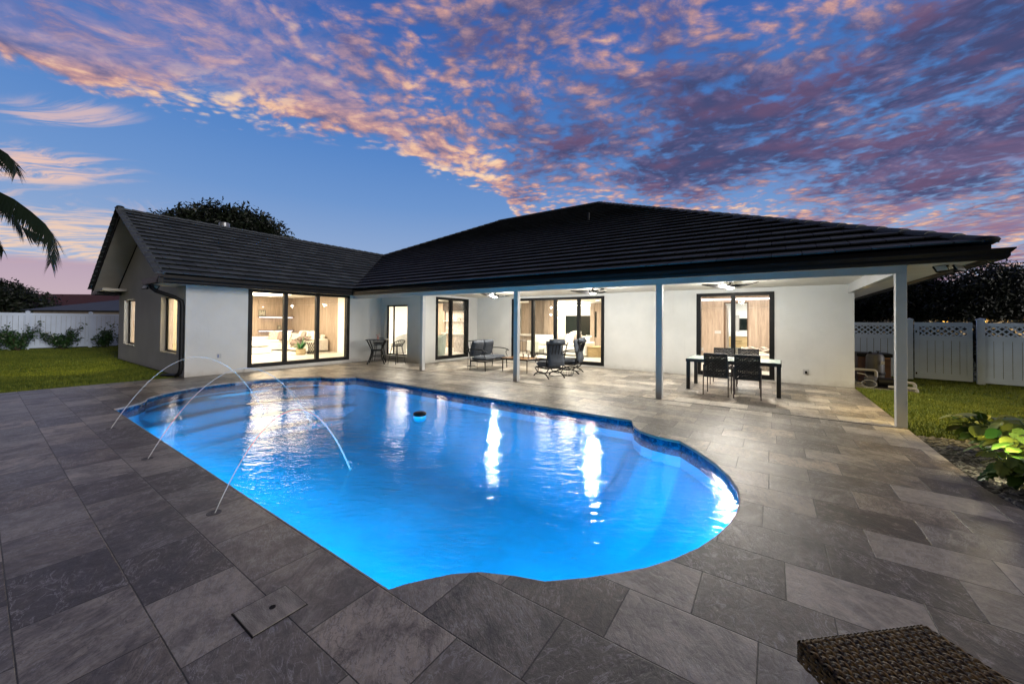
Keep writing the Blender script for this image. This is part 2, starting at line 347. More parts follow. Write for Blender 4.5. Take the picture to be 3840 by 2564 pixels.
# ------------------------------------------------------------------ mesh helpers
class MB:
    def __init__(s): s.v = []; s.f = []; s.uv = None; s.tint = None; s.smooth = False
    def add(s, vs, fs):
        o = len(s.v); s.v += [tuple(v) for v in vs]; s.f += [tuple(o+i for i in f) for f in fs]; return s
    def box(s, x0, x1, y0, y1, z0, z1, M=None, b=0):
        if x0 > x1: x0, x1 = x1, x0
        if y0 > y1: y0, y1 = y1, y0
        if z0 > z1: z0, z1 = z1, z0
        if b:
            import bmesh
            bm = bmesh.new(); bmesh.ops.create_cube(bm, size=1)
            for v in bm.verts: v.co = Vector(((x0+x1)/2+v.co.x*(x1-x0), (y0+y1)/2+v.co.y*(y1-y0), (z0+z1)/2+v.co.z*(z1-z0)))
            bb = min(b, .49*min(x1-x0, y1-y0, z1-z0))
            bmesh.ops.bevel(bm, geom=bm.edges[:], offset=bb, segments=2 if bb < .02 else 4, profile=.5, affect='EDGES')
            vs = [v.co.copy() for v in bm.verts]; bm.verts.index_update(); fs = [[v.index for v in f.verts] for f in bm.faces]; bm.free()
        else:
            vs = [Vector((x, y, z)) for x in (x0, x1) for y in (y0, y1) for z in (z0, z1)]
            fs = [(0, 1, 3, 2), (4, 6, 7, 5), (0, 4, 5, 1), (2, 3, 7, 6), (0, 2, 6, 4), (1, 5, 7, 3)]
        if M: vs = [M @ v for v in vs]
        return s.add(vs, fs)
    def bar(s, p, q, w, h=None, up=(0, 0, 1)):
        p, q = Vector(p), Vector(q); h = h or w; d = (q-p).normalized(); u = Vector(up)
        if abs(d.dot(u)) > .98: u = Vector((1, 0, 0))
        a = d.cross(u).normalized(); c = a.cross(d)
        vs = [o+a*i*w/2+c*j*h/2 for o in (p, q) for i, j in ((-1, -1), (1, -1), (1, 1), (-1, 1))]
        return s.add(vs, [(3, 2, 1, 0), (4, 5, 6, 7), (0, 1, 5, 4), (1, 2, 6, 5), (2, 3, 7, 6), (3, 0, 4, 7)])
    def tube(s, pts, r, n=8, cap=True):
        pts = [Vector(p) for p in pts]; rs = r if isinstance(r, (list, tuple)) else [r]*len(pts)
        ref = None; rings = []
        for i, p in enumerate(pts):
            d = (pts[min(i+1, len(pts)-1)]-pts[max(i-1, 0)]).normalized()
            if ref is None: ref = d.orthogonal().normalized()
            ref = (ref-d*ref.dot(d)).normalized(); c = d.cross(ref)
            rings.append([p+(ref*math.cos(k*math.tau/n)+c*math.sin(k*math.tau/n))*rs[i] for k in range(n)])
        o = len(s.v)
        for g in rings: s.v += [tuple(v) for v in g]
        for i in range(len(pts)-1):
            for k in range(n):
                s.f.append((o+i*n+k, o+i*n+(k+1) % n, o+(i+1)*n+(k+1) % n, o+(i+1)*n+k))
        if cap: s.f.append(tuple(o+k for k in range(n))[::-1]); s.f.append(tuple(o+(len(pts)-1)*n+k for k in range(n)))
        return s
    def lathe(s, prof, c=(0, 0, 0), n=20, sx=1, sy=1):
        o = len(s.v)
        for r, z in prof:
            for k in range(n): a = k*math.tau/n; s.v.append((c[0]+r*sx*math.cos(a), c[1]+r*sy*math.sin(a), c[2]+z))
        for i in range(len(prof)-1):
            for k in range(n): s.f.append((o+i*n+k, o+i*n+(k+1) % n, o+(i+1)*n+(k+1) % n, o+(i+1)*n+k))
        s.f.append(tuple(o+k for k in range(n))[::-1]); s.f.append(tuple(o+(len(prof)-1)*n+k for k in range(n)))
        return s
    def prism(s, poly, ax, a0, a1):
        """poly of 2-d points extruded along axis ax ('x','y','z')"""
        def mk(p, a): return {'x': (a, p[0], p[1]), 'y': (p[0], a, p[1]), 'z': (p[0], p[1], a)}[ax]
        n = len(poly); vs = [mk(p, a0) for p in poly]+[mk(p, a1) for p in poly]
        return s.add(vs, [tuple(range(n))[::-1], tuple(range(n, 2*n))]+[(i, (i+1) % n, n+(i+1) % n, n+i) for i in range(n)])
    def pillow(s, c, sx, sy, sz, M=None, n=10, p=2.6):
        """soft cushion: superellipse plan with puffed faces"""
        o = len(s.v); c = Vector(c)
        for side in (1, -1):
            for i in range(n+1):
                for j in range(n+1):
                    u = -1+2*i/n; w = -1+2*j/n
                    e = max(0, (1-abs(u)**p)*(1-abs(w)**p))**.42
                    pin = 1-.06*(abs(u*w))
                    v = c+Vector((u*sx/2*pin, w*sy/2*pin, side*(sz/2)*(.12+.88*e)))
                    s.v.append(tuple(M @ v) if M else tuple(v))
        N = (n+1)**2
        for i in range(n):
            for j in range(n):
                a = o+i*(n+1)+j; q = (a, a+n+1, a+n+2, a+1); s.f.append(q); s.f.append(tuple(x+N for x in q)[::-1])
        rim = [o+i*(n+1) for i in range(n+1)]+[o+n*(n+1)+j for j in range(1, n+1)]+[o+i*(n+1)+n for i in range(n-1, -1, -1)]+[o+j for j in range(n-1, 0, -1)]
        for k in range(len(rim)): a, b = rim[k], rim[(k+1) % len(rim)]; s.f.append((b, a, a+N, b+N))
        return s
    def build(s, name, m, parent=None, world=False, smooth=None, label=None):
        me = bpy.data.meshes.new(name)
        vs = s.v
        if parent is not None and world:
            inv = parent.matrix_world.inverted() if parent.parent is None else (parent.parent.matrix_world @ parent.matrix_basis).inverted()
            vs = [tuple(inv @ Vector(v)) for v in vs]
        me.from_pydata(vs, [], s.f); me.materials.append(m)
        if s.uv is not None:
            at = me.attributes.new('uvt', 'FLOAT_VECTOR', 'POINT'); at.data.foreach_set('vector', np.array(s.uv, dtype=np.float32).ravel())
        if smooth or (smooth is None and s.smooth):
            me.polygons.foreach_set('use_smooth', [True]*len(me.polygons))
            try: me.set_sharp_from_angle(angle=R(38))
            except Exception: pass
        me.update()
        o = bpy.data.objects.new(name, me); sc.collection.objects.link(o)
        if parent is not None: o.parent = parent
        if label: o['label'] = label
        return o
def S(): m = MB(); m.smooth = True; return m
def thing(name, label, cat, loc=(0, 0, 0), rz=0, group=None):
    o = bpy.data.objects.new(name, None); sc.collection.objects.link(o)
    o.location = loc; o.rotation_euler = (0, 0, rz); o.empty_display_size = .2
    o.matrix_world = Matrix.Translation(Vector(loc)) @ Matrix.Rotation(rz, 4, 'Z')
    o['label'] = label; o['category'] = cat
    if group: o['group'] = group
    return o
def tag(o, label, cat, group=None, kind=None):
    o['label'] = label; o['category'] = cat
    if group: o['group'] = group
    if kind: o['kind'] = kind
    return o
def struct(o): o['kind'] = 'structure'; return o
def kids(o): return [c for c in bpy.data.objects if c.parent == o]
def dup(root, loc, rz, label, group=None):
    def cp(o, par):
        c = o.copy(); sc.collection.objects.link(c)
        if par is not None: c.parent = par
        for ch in kids(o): cp(ch, c)
        return c
    r = cp(root, None); r.location = loc; r.rotation_euler = (0, 0, rz); r['label'] = label
    if group: r['group'] = group
    return r
def fastmesh(name, V, F, m, tint=None, n=None):
    """V (k,3) float array, F (q,n) int array"""
    me = bpy.data.meshes.new(name); n = F.shape[1]
    me.vertices.add(len(V)); me.vertices.foreach_set('co', V.astype(np.float32).ravel())
    me.loops.add(F.size); me.loops.foreach_set('vertex_index', F.astype(np.int32).ravel())
    me.polygons.add(len(F)); me.polygons.foreach_set('loop_start', np.arange(0, F.size, n, dtype=np.int32)); me.polygons.foreach_set('loop_total', np.full(len(F), n, dtype=np.int32))
    if tint is not None:
        at = me.attributes.new('tint', 'FLOAT_VECTOR', 'POINT'); at.data.foreach_set('vector', np.repeat(tint.astype(np.float32), 3))
    me.materials.append(m); me.update(); me.validate()
    o = bpy.data.objects.new(name, me); sc.collection.objects.link(o); return o
# ================================================================== SETTING
import bmesh
def sheet(name, outer, holes, z, m, parent=None):
    bm = bmesh.new(); es = []
    for loop in [outer]+holes:
        vs = [bm.verts.new((x, y, z)) for x, y in loop]
        es += [bm.edges.new((vs[i], vs[(i+1) % len(vs)])) for i in range(len(vs))]
    bmesh.ops.triangle_fill(bm, use_beauty=True, use_dissolve=False, edges=es)
    for f in bm.faces:
        if f.normal.z < 0: f.normal_flip()
    me = bpy.data.meshes.new(name); bm.to_mesh(me); bm.free(); me.materials.append(m)
    o = bpy.data.objects.new(name, me); sc.collection.objects.link(o)
    if parent: o.parent = parent
    return o
def inpoly(x, y, poly):
    c = np.zeros(len(x), bool); j = len(poly)-1
    for i in range(len(poly)):
        xi, yi = poly[i]; xj, yj = poly[j]
        k = ((yi > y) != (yj > y)) & (x < (xj-xi)*(y-yi)/(yj-yi+1e-12)+xi); c ^= k; j = i
    return c
# pool outline (seen from above, anticlockwise)
def arc(p, q, bulge, n=8):
    p, q = Vector(p), Vector(q); mid = (p+q)/2; d = q-p; nrm = Vector((d.y, -d.x)).normalized(); L = d.length
    out = []
    for i in range(n):
        s_ = i/n; out.append(tuple(p+d*s_+nrm*bulge*4*s_*(1-s_)))
    return out
pool = []
pool += [(-9.55, 1.43), (-1.872, 1.43)]
pool += [(-1.829, 1.518), (-1.76, 1.618), (-1.659, 1.752), (-1.531, 1.867), (-1.328, 1.968), (-1.147, 2.035), (-.951, 2.216), (-.80, 2.38), (-.665, 2.542), (-.538, 2.744), (-.42, 2.98), (-.335, 3.217), (-.267, 3.488), (-.232, 3.75), (-.226, 3.992), (-.262, 4.26), (-.363, 4.562), (-.522, 4.868), (-.76, 5.21), (-1.015, 5.504), (-1.209, 5.512), (-1.404, 5.558), (-1.589, 5.67), (-1.75, 5.88), (-1.88, 6.2)]
pool += [(-9.66, 6.2), (-9.80, 5.95), (-9.98, 5.74), (-10.22, 5.64), (-10.45, 5.62)]
pool += [(-10.72, 5.33), (-10.93, 5.03), (-11.1, 4.72), (-11.24, 4.3), (-11.3, 3.86), (-11.27, 3.45), (-11.17, 3.05), (-10.99, 2.68), (-10.75, 2.36), (-10.35, 2.02), (-10.1, 1.95), (-9.85, 1.82), (-9.68, 1.64)]
def inset(loop, dd):
    n = len(loop); out = []
    for i in range(n):
        a, b, c = Vector(loop[i-1]), Vector(loop[i]), Vector(loop[(i+1) % n])
        n1 = Vector((-(b-a).y, (b-a).x)).normalized(); n2 = Vector((-(c-b).y, (c-b).x)).normalized()
        m_ = (n1+n2); m_ = m_.normalized() if m_.length > .1 else n1
        out.append(tuple(b+m_*dd/max(.4, m_.dot(n1))))
    return out
deck_outer = [(-13.35, -7), (9, -7), (9, 2.6), (4.6, 3.35), (3.3, 3.75), (2.5, 4.25), (2.0, 4.75), (1.80, 5.2), (1.72, 5.7), (1.72, 12.7), (-10.6, 12.7), (-10.6, 9.56), (-13.1, 9.56), (-13.1, 3.28), (-13.35, 3.28)]
deck = struct(sheet('patio_deck', deck_outer, [pool], 0, paver))
# coping nose and deck edges
def band(loop, z0, z1, name, m, closed=True, thick=None, flip=False):
    b = MB(); n = len(loop)
    for i in range(n if closed else n-1):
        a, c = loop[i], loop[(i+1) % n]
        q = [(a[0], a[1], z0), (c[0], c[1], z0), (c[0], c[1], z1), (a[0], a[1], z1)]
        b.add(q if not flip else q[::-1], [(0, 1, 2, 3)])
    return b.build(name, m)
cop = MB(); ins = inset(pool, .012)
n = len(pool)
for i in range(n):
    j = (i+1) % n
    cop.add([(*pool[i], 0), (*pool[j], 0), (*ins[j], -.006), (*ins[i], -.006)], [(0, 1, 2, 3)])
    cop.add([(*ins[i], -.006), (*ins[j], -.006), (*ins[j], -.034), (*ins[i], -.034)], [(0, 1, 2, 3)])
    cop.add([(*ins[i], -.034), (*ins[j], -.034), (*pool[j], -.034), (*pool[i], -.034)], [(0, 1, 2, 3)])
coping = struct(cop.build('pool_coping', M_('coping_edge', (.26, .235, .21), .6, .3, 5, 50, .004)))
def seg_dist(x, y, loop):
    d_ = np.full(x.shape, 1e9)
    for i in range(len(loop)):
        ax, ay = loop[i]; bx_, by_ = loop[(i+1) % len(loop)]; dx, dy = bx_-ax, by_-ay
        t_ = np.clip(((x-ax)*dx+(y-ay)*dy)/(dx*dx+dy*dy), 0, 1); d_ = np.minimum(d_, np.hypot(x-ax-t_*dx, y-ay-t_*dy))
    return d_
gx, gy = np.meshgrid(np.arange(-11.5, -.05, .045), np.arange(1.25, 6.4, .045))
dist = seg_dist(gx, gy, pool)*np.where(inpoly(gx.ravel(), gy.ravel(), pool).reshape(gx.shape), 1, -1)
sm = np.clip(dist/1.5, 0, 1); sm = 1-(1-sm)**3.2
deep = 1.05+.35*np.clip((gx+9)/6, 0, 1)
gz = -.34-(deep-.34)*sm
smo = lambda x_: np.clip(x_, 0, 1)**2*(3-2*np.clip(x_, 0, 1))
st_ = gx+11.30-.17*(gy-3.86)**2                       # curved wide steps across the left end
ter = -.27-.20*smo((st_-.55)/.14)-.22*smo((st_-1.0)/.14)-.24*smo((st_-1.45)/.14)-.9*smo((st_-1.9)/.5)
gz = np.where(gx < -8.6, np.maximum(gz, ter), gz)
nx, ny = gx.shape[1], gx.shape[0]
idx = np.arange(nx*ny).reshape(ny, nx); F_ = np.stack([idx[:-1, :-1], idx[:-1, 1:], idx[1:, 1:], idx[1:, :-1]], -1).reshape(-1, 4)
dm = np.maximum.reduce([dist[:-1, :-1], dist[:-1, 1:], dist[1:, 1:], dist[1:, :-1]]).reshape(-1)
basin = struct(fastmesh('pool_basin', np.stack([gx, gy, gz], -1).reshape(-1, 3), F_[dm > -.1], basin_m))
basin.data.polygons.foreach_set('use_smooth', [True]*len(basin.data.polygons))
struct(band(pool, -.45, -.22, 'pool_wall', basin_m))
tile = struct(band(pool, -.22, -.03, 'waterline_tiles', mosaic))
water = struct(sheet('water', inset(pool, -.003), [], -.068, water_m))
# underwater lamps in the near wall and the right end
BLUE = (.003, .50, .82)
lamp('AREA', (-5.6, 1.50, -.30), 235, BLUE, 7.4, (0, .95, -.30), shape='RECTANGLE', size_y=.12)
lamp('AREA', (-1.15, 2.18, -.30), 28, BLUE, .5, (-.55, .85, -.3), shape='RECTANGLE', size_y=.12)
lamp('AREA', (-.34, 3.9, -.30), 60, BLUE, .9, (-.95, 0, -.3), shape='RECTANGLE', size_y=.12)
lamp('AREA', (-11.05, 3.9, -.13), 3, BLUE, 1.2, (.8, 0, -.5), shape='RECTANGLE', size_y=.05)

lawn_hole = [(-12.9, -6.6), (1.2, -6.6), (1.2, 12.2), (-12.9, 9.2)]
lawn = struct(sheet('lawn_ground', [(-400, -400), (400, -400), (400, 600), (-400, 600)], [lawn_hole], -.035, lawn_m))
bed_poly = [(2.5, 4.25), (3.3, 3.75), (4.6, 3.35), (9, 2.6), (9, 7.5), (4.6, 7.75), (3.2, 7.9), (2.2, 8.0), (1.9, 7.98), (1.72, 7.9), (1.72, 5.7), (1.80, 5.2), (2.0, 4.75)]
bed = struct(sheet('planting_bed', bed_poly, [], -.028, M_('bed_soil', (.012, .012, .011), .9, .5, 14, 50, .01)))

# ------------------------------------------------------------------ grass blades
def grass(name, label, regions, seed):
    g = np.random.default_rng(seed); X = []; Y = []; Hh = []
    for (x0, x1, y0, y1, n_, h) in regions:
        X.append(g.uniform(x0, x1, n_)); Y.append(g.uniform(y0, y1, n_)); Hh.append(g.uniform(.6, 1.25, n_)*h)
    x, y, h = map(np.concatenate, (X, Y, Hh))
    keep = ~inpoly(x, y, deck_outer) & ~inpoly(x, y, bed_poly) & ~((x > -21.4) & (x < -13) & (y > 3.25)) & ~((x > -11) & (x < 1.76) & (y > 7)) 
    keep &= ~((x < -31.2))
    x, y, h = x[keep], y[keep], h[keep]; n_ = len(x)
    a = g.uniform(0, math.tau, n_); w = h*.16+.004; le = h*g.uniform(.2, .9, n_); b = g.uniform(0, math.tau, n_)
    V = np.zeros((n_, 3, 3))
    V[:, 0] = np.c_[x-w*np.cos(a), y-w*np.sin(a), np.full(n_, -.035)]; V[:, 1] = np.c_[x+w*np.cos(a), y+w*np.sin(a), np.full(n_, -.035)]
    V[:, 2] = np.c_[x+le*np.cos(b), y+le*np.sin(b), h-.035]
    clump = .5+.5*np.sin(x*3.1+np.sin(y*2.3)*2)*np.cos(y*2.7+np.sin(x*1.7)*2)
    tint = np.clip(g.uniform(0, .75, n_)+.35*clump, 0, 1)
    F = np.arange(n_*3).reshape(-1, 3)
    o = fastmesh(name, V.reshape(-1, 3), F, grass_m, np.repeat(tint, 3)); tag(o, label, 'grass', kind='stuff'); return o
grass('grass', 'short lawn grass beside the left gable wall and white fence', [(-18, -13.3, -3, 3.3, 45000, .05), (-31, -18, -3, 3.3, 60000, .06), (-31, -21.3, 3.3, 12, 22000, .07)], 3)
grass('grass', 'lamp lit lawn grass between the right gate and the planting bed', [(1.7, 4.2, 7, 13, 42000, .05), (4.2, 9, 7, 13, 26000, .055), (1.7, 9, 13, 16.4, 22000, .06)], 4)
# ------------------------------------------------------------------ pebbles
g = np.random.default_rng(11); N_ = 7000
x = g.uniform(1.7, 6.5, N_); y = g.uniform(3.2, 8.0, N_); k = inpoly(x, y, bed_poly); x, y = x[k], y[k]
tet = np.array([(1, 0, 0), (.3, .8, .1), (-.8, .55, 0), (-.9, -.5, .1), (.2, -.85, 0), (0, 0, .8)])
TF = np.array([(0, 1, 5), (1, 2, 5), (2, 3, 5), (3, 4, 5), (4, 0, 5)])
r = g.uniform(.012, .036, len(x)); a = g.uniform(0, math.tau, len(x)); st = g.uniform(1, 1.8, len(x))
V = tet[None]*np.ones((len(x), 1, 1)); X_ = V[..., 0]*r[:, None]*st[:, None]; Y_ = V[..., 1]*r[:, None]
Vx = x[:, None]+X_*np.cos(a)[:, None]-Y_*np.sin(a)[:, None]; Vy = y[:, None]+X_*np.sin(a)[:, None]+Y_*np.cos(a)[:, None]; Vz = -.022+V[..., 2]*r[:, None]*g.uniform(.5, 1, len(x))[:, None]
VV = np.stack([Vx, Vy, Vz], -1).reshape(-1, 3); FF = (TF[None]+6*np.arange(len(x))[:, None, None]).reshape(-1, 3)
tag(fastmesh('pebbles', VV, FF, pebble_m), 'dark river pebbles covering the planting bed', 'pebbles', kind='stuff')

# ================================================================== HOUSE
house = thing('house', 'single storey white house with dark tiled roof, covered patio and glass sliding doors', 'house', (-13.13, 9.53, 0))
def wall(name, axis, c, t_, a0, a1, z0, z1, ops, m=plaster, parent=house):
    """axis 'x': wall in plane X=c running along Y; 'y': plane Y=c running along X. t_ = signed thickness away from the outer face"""
    b = MB()
    def bx(s0, s1, za, zb):
        if s1-s0 < 1e-4 or zb-za < 1e-4: return
        if axis == 'x': b.box(c, c+t_, s0, s1, za, zb)
        else: b.box(s0, s1, c, c+t_, za, zb)
    cur = a0
    for (s0, s1, za, zb) in sorted(ops):
        bx(cur, s0, z0, z1); bx(s0, s1, z0, za); bx(s0, s1, zb, z1); cur = s1
    bx(cur, a1, z0, z1)
    return b.build(name, m, parent, True)
ZC = 2.62
# exterior walls
wall('wall', 'x', -13.13, -.2, 3.30, 9.53, 0, 2.74, [(4.78, 8.13, .11, 2.53)])
wall('wall', 'y', 9.53, .2, -13.13, -10.65, 0, 2.74, [(-12.90, -11.52, .22, 2.21)])
wall('wall', 'x', -10.65, -.2, 9.73, 12.66, 0, 2.74, [(10.18, 12.08, .09, 2.53)])
wall('wall', 'y', 12.66, .2, -10.85, 1.72, 0, 2.74, [(-8.80, -4.83, .06, 2.53), (-1.89, .07, .04, 2.50)])
wall('wall', 'x', 1.72, -.2, 12.86, 26, 0, 2.7, [])
wall('wall', 'x', -21.3, .2, 3.5, 26, 0, 2.7, [])
wall('wall', 'y', 26, -.2, -21.1, 1.52, 0, 2.7, [])
# gable wall with two windows
gb = MB()
ops = [(-20.42, -18.75, .63, 2.29), (-15.50, -13.88, .60, 2.25)]
cur = -21.3
for (s0, s1, za, zb) in ops:
    gb.box(cur, s0, 3.3, 3.5, 0, 2.6); gb.box(s0, s1, 3.3, 3.5, 0, za); gb.box(s0, s1, 3.3, 3.5, zb, 2.6); cur = s1
gb.box(cur, -13.33, 3.3, 3.5, 0, 2.6)
gb.prism([(-21.3, 2.6), (-13.13, 2.6), (-13.13, 2.84), (-17.2, 4.9), (-21.3, 2.82)], 'y', 3.3, 3.5)
gb.build('wall', plaster, house, True)
# inside surfaces
fl = MB(); fl.box(-21.1, -13.33, 3.5, 9.72, .0, .1); fl.box(-21.1, -10.85, 9.73, 25.8, 0, .1); fl.box(-10.85, 1.52, 12.86, 25.8, 0, .1); fl.build('floor', floor_in, house, True)
ce = MB(); ce.box(-21.1, -13.33, 3.5, 9.72, 2.745, 2.85); ce.box(-21.1, -10.85, 9.74, 25.8, 2.745, 2.85); ce.box(-10.85, 1.52, 12.86, 25.8, 2.745, 2.85); ce.build('inside_ceiling', plaster_in, house, True)
def slab(name, m, *bs, parent=house):
    b = MB()
    for q in bs: b.box(*q)
    return b.build(name, m, parent, True)
slab('inside_wall', plaster_in, (-16.37, -13.33, 9.55, 9.72, .1, 2.745), (-21.1, -16.40, 9.76, 9.9, .1, 2.745))   # behind living room
slab('wood_panel', oak, (-21.1, -16.40, 9.72, 9.755, .1, 2.36), (-21.1, -16.40, 9.72, 9.755, 2.368, 2.742))
slab('wood_panel', oak, (-21.1, -21.06, 3.5, 8.09, .1, 2.742), (-21.1, -21.06, 8.10, 9.715, 1.76, 2.32), (-21.1, -21.06, 8.10, 9.715, 2.328, 2.742), (-21.1, -21.08, 8.10, 9.715, .1, 1.76))
slab('shelf', walnut, (-21.08, -20.78, 8.10, 9.715, 1.72, 1.755)); slab('shelf', walnut, (-21.08, -20.78, 8.10, 9.715, 1.02, 1.06))
slab('led_strip', led, (-20.98, -20.95, 8.12, 9.70, 1.70, 1.715)); slab('led_strip', led, (-20.98, -20.95, 8.12, 9.70, 1.0, 1.015))
slab('ceiling_tray', mat('tray_glow', (.9, .9, .9), emis=(1, .78, .53), es=11), (-20.2, -15.0, 4.4, 8.3, 2.735, 2.742))
# kitchen, dining and lounge behind the long glass doors
slab('inside_wall', plaster_in, (-17.2, -17.0, 9.92, 20, .1, 2.74), (-17.0, -11.6, 20.0, 20.2, .1, 2.74), (-11.6, -3.5, 20.6, 20.8, .1, 2.74), (-3.5, -3.35, 12.86, 20.6, .1, 2.74), (-13.88, -11.6, 15.45, 15.6, .1, 2.74))
slab('wood_panel', oak, (-16.9, -15.45, 15.45, 15.6, .1, 2.6)); slab('wood_panel', oak, (-15.44, -13.9, 15.45, 15.6, .1, .88))
slab('stone_back', marble_m, (-15.44, -13.9, 15.55, 15.6, .93, 2.15)); slab('counter_top', stone_white, (-15.46, -13.9, 15.2, 15.6, .90, .93))
slab('smoked_cabinet', mat('smoked_glass', (.05, .04, .035), .12), (-15.44, -13.9, 15.3, 15.58, 2.17, 2.66)); slab('shelf', stone_white, (-15.44, -13.9, 15.34, 15.549, 1.58, 1.61))
slab('wood_panel', oak, (-12.7, -12.1, 19.3, 19.9, .1, 2.74)); slab('wood_panel', oak, (-10.9, -9.7, 17.3, 17.35, .1, 2.74)); slab('wood_panel', oak, (-9.7, -9.32, 16.9, 17.3, .1, 2.74))
slab('wood_panel', oak, (-8.55, -8.30, 20.2, 20.3, .1, 2.70), (-8.15, -7.3, 20.2, 20.3, .1, 2.70), (-8.3, -8.15, 20.25, 20.3, .1, 2.7))
slab('dark_window', mat('night_glass', (.008, .013, .012), .08), (-10.3, -8.62, 20.56, 20.58, .80, 1.98)); slab('dark_window', MATS['night_glass'], (-8.29, -8.16, 20.22, 20.24, .75, 2.2))
slab('ceiling_cove', mat('cove_glow', (.9, .9, .9), emis=(1, .93, .82), es=4.5), (-10.9, -8.7, 19.4, 20.5, 2.52, 2.60)); slab('valance', plaster_in, (-17.0, -11.7, 19.4, 19.9, 2.45, 2.72))
# bedroom behind the right door
slab('wood_panel', oak, (-3.34, -1.53, 17.3, 17.4, .1, 2.22), (-3.34, -1.53, 17.3, 17.4, 2.228, 2.53), (-.78, 1.5, 17.3, 17.4, .1, 2.22), (-.78, 1.5, 17.3, 17.4, 2.228, 2.53), (-1.53, -.78, 17.3, 17.4, 2.41, 2.53))
slab('wood_panel', oak, (-3.34, 1.5, 17.2, 17.4, 2.60, 2.744)); slab('led_strip', led, (-3.3, 1.48, 17.24, 17.29, 2.545, 2.585))
slab('door_frame', walnut, (-1.58, -1.53, 17.27, 17.42, .1, 2.45), (-.78, -.74, 17.27, 17.42, .1, 2.45), (-1.53, -.78, 17.27, 17.42, 2.40, 2.45))
slab('inside_wall', plaster_in, (-3.3, 1.5, 21.6, 21.8, .1, 2.74)); slab('wood_panel', oak, (-1.62, -1.5, 17.45, 18.3, .1, 2.35))
slab('bathroom_vanity', oak_d, (-1.7, -.3, 21.0, 21.58, .45, .97)); slab('counter_top', stone_white, (-1.72, -.28, 20.97, 21.58, .98, 1.2))
slab('dark_window', MATS['night_glass'], (-1.3, -.75, 21.57, 21.59, 1.27, 1.85)); slab('curtain', grey_fab if 0 else M_('greige_curtain', (.4, .38, .35), .9, .2, 3, 50, .01, (8, 8, .3)), (-1.48, -1.30, 21.5, 21.56, 1.22, 2.0))
slab('drawer_handle', black, (-1.55, -1.15, 20.93, 20.955, .74, .76))
for (x, y, z) in ((-1.79, 17.29, 1.24), (-2.36, 17.29, .52), (-17.6, 9.71, .40)):
    slab('outlet', trim, (x-(.11 if z > 1 else .04), x+(.11 if z > 1 else .04), y-.012, y+.005, z-.06, z+.06))

# sliding doors
def sliding(axis, c, s0, s1, z0, z1, mull, handles=(), wid=.118, label=None, widths=None):
    D = MB(); sub = []
    def bx(b, u0, u1, a, bb, za, zb):
        if axis == 'x': b.box(c-u1, c-u0, a, bb, za, zb)
        else: b.box(a, bb, c+u0, c+u1, za, zb)
    bx(D, -.012, .16, s0, s0+wid, z0, z1); bx(D, -.012, .16, s1-wid, s1, z0, z1)
    bx(D, -.010, .159, s0+wid, s1-wid, z1-wid*.8, z1); bx(D, -.010, .159, s0+wid, s1-wid, z0, z0+wid)
    f = D.build('sliding_door', black, house, True, label=label)
    es = [s0+wid]+list(mull)+[s1-wid]
    for m_ in mull:
        b = MB(); bx(b, .0, .13, m_-.056, m_+.056, z0+wid, z1-wid*.8); b.build('frame', black, f, True)
    for i in range(len(es)-1):
        a, b_ = es[i]+(.05 if i else 0), es[i+1]-(.05 if i < len(es)-2 else 0)
        b = MB(); u = .06 if i % 2 else .085; bx(b, u, u+.006, a, b_, z0+wid, z1-wid*.8); b.build('pane', glass, f, True)
    for h in handles:
        b = MB(); bx(b, -.035, -.02, h-.012, h+.012, .98, 1.30); bx(b, -.02, .03, h-.010, h+.010, 1.0, 1.03); bx(b, -.02, .03, h-.010, h+.010, 1.25, 1.28); b.build('handle', black, f, True)
    return f
sliding('x', -13.13, 4.78, 8.13, .11, 2.53, (5.87, 6.93), (4.84, 8.07))
sliding('x', -10.65, 10.18, 12.08, .09, 2.53, (11.06,), (12.03,))
sliding('y', 12.66, -8.80, -4.83, .06, 2.53, (-7.80, -6.80, -5.83), (-6.80,))
sliding('y', 12.66, -1.89, .07, .04, 2.50, (-.92,), ())
for (ax, c, a0, a1, z) in (('x', -13.13, 4.70, 8.20, .11),):
    b = MB(); b.box(c, c+.035, a0, a1, 0, z); b.build('door_sill', plaster, house, True)
# windows
def window(axis, c, s0, s1, z0, z1, label=None, fr=.05, mull=None, sill=True, curtain=None, rev=.12):
    D = MB()
    def bx(b, u0, u1, a, bb, za, zb):
        if axis == 'x': b.box(c-u1, c-u0, a, bb, za, zb)
        else: b.box(a, bb, c+u0, c+u1, za, zb)
    bx(D, rev, rev+.05, s0, s0+fr, z0, z1); bx(D, rev, rev+.05, s1-fr, s1, z0, z1); bx(D, rev, rev+.05, s0+fr, s1-fr, z1-fr, z1); bx(D, rev, rev+.05, s0+fr, s1-fr, z0, z0+fr)
    if mull: bx(D, rev, rev+.05, mull-.02, mull+.02, z0+fr, z1-fr)
    f = D.build('window', black, house, True, label=label)
    b = MB(); bx(b, rev+.02, rev+.026, s0+fr, s1-fr, z0+fr, z1-fr); b.build('pane', glass, f, True)
    if sill: b = MB(); bx(b, -.02, rev-.002, s0-.02, s1+.02, z0-.04, z0-.001); b.build('sill', plaster, f, True)
    if curtain:
        b = MB(); nn = 60
        for i in range(nn+1):
            s_ = s0+(s1-s0)*i/nn; u = .30+.03*math.sin(i*1.15)+.012*math.sin(i*.41)
            for z in (z0-.3, z1+.12): b.v.append((s_, c+u, z) if axis == 'y' else (c-u, s_, z))
        b.f = [(2*i, 2*i+2, 2*i+3, 2*i+1) for i in range(nn)]
        b.build('curtain', curtain, f, True, smooth=True)
    return f
window('y', 9.53, -12.90, -11.52, .22, 2.21, mull=-12.5)
curt_w = mat('white_curtain', (.80, .84, .88), .9, fn=lambda t, b: b.inputs['Transmission Weight'].__setattr__('default_value', 0))
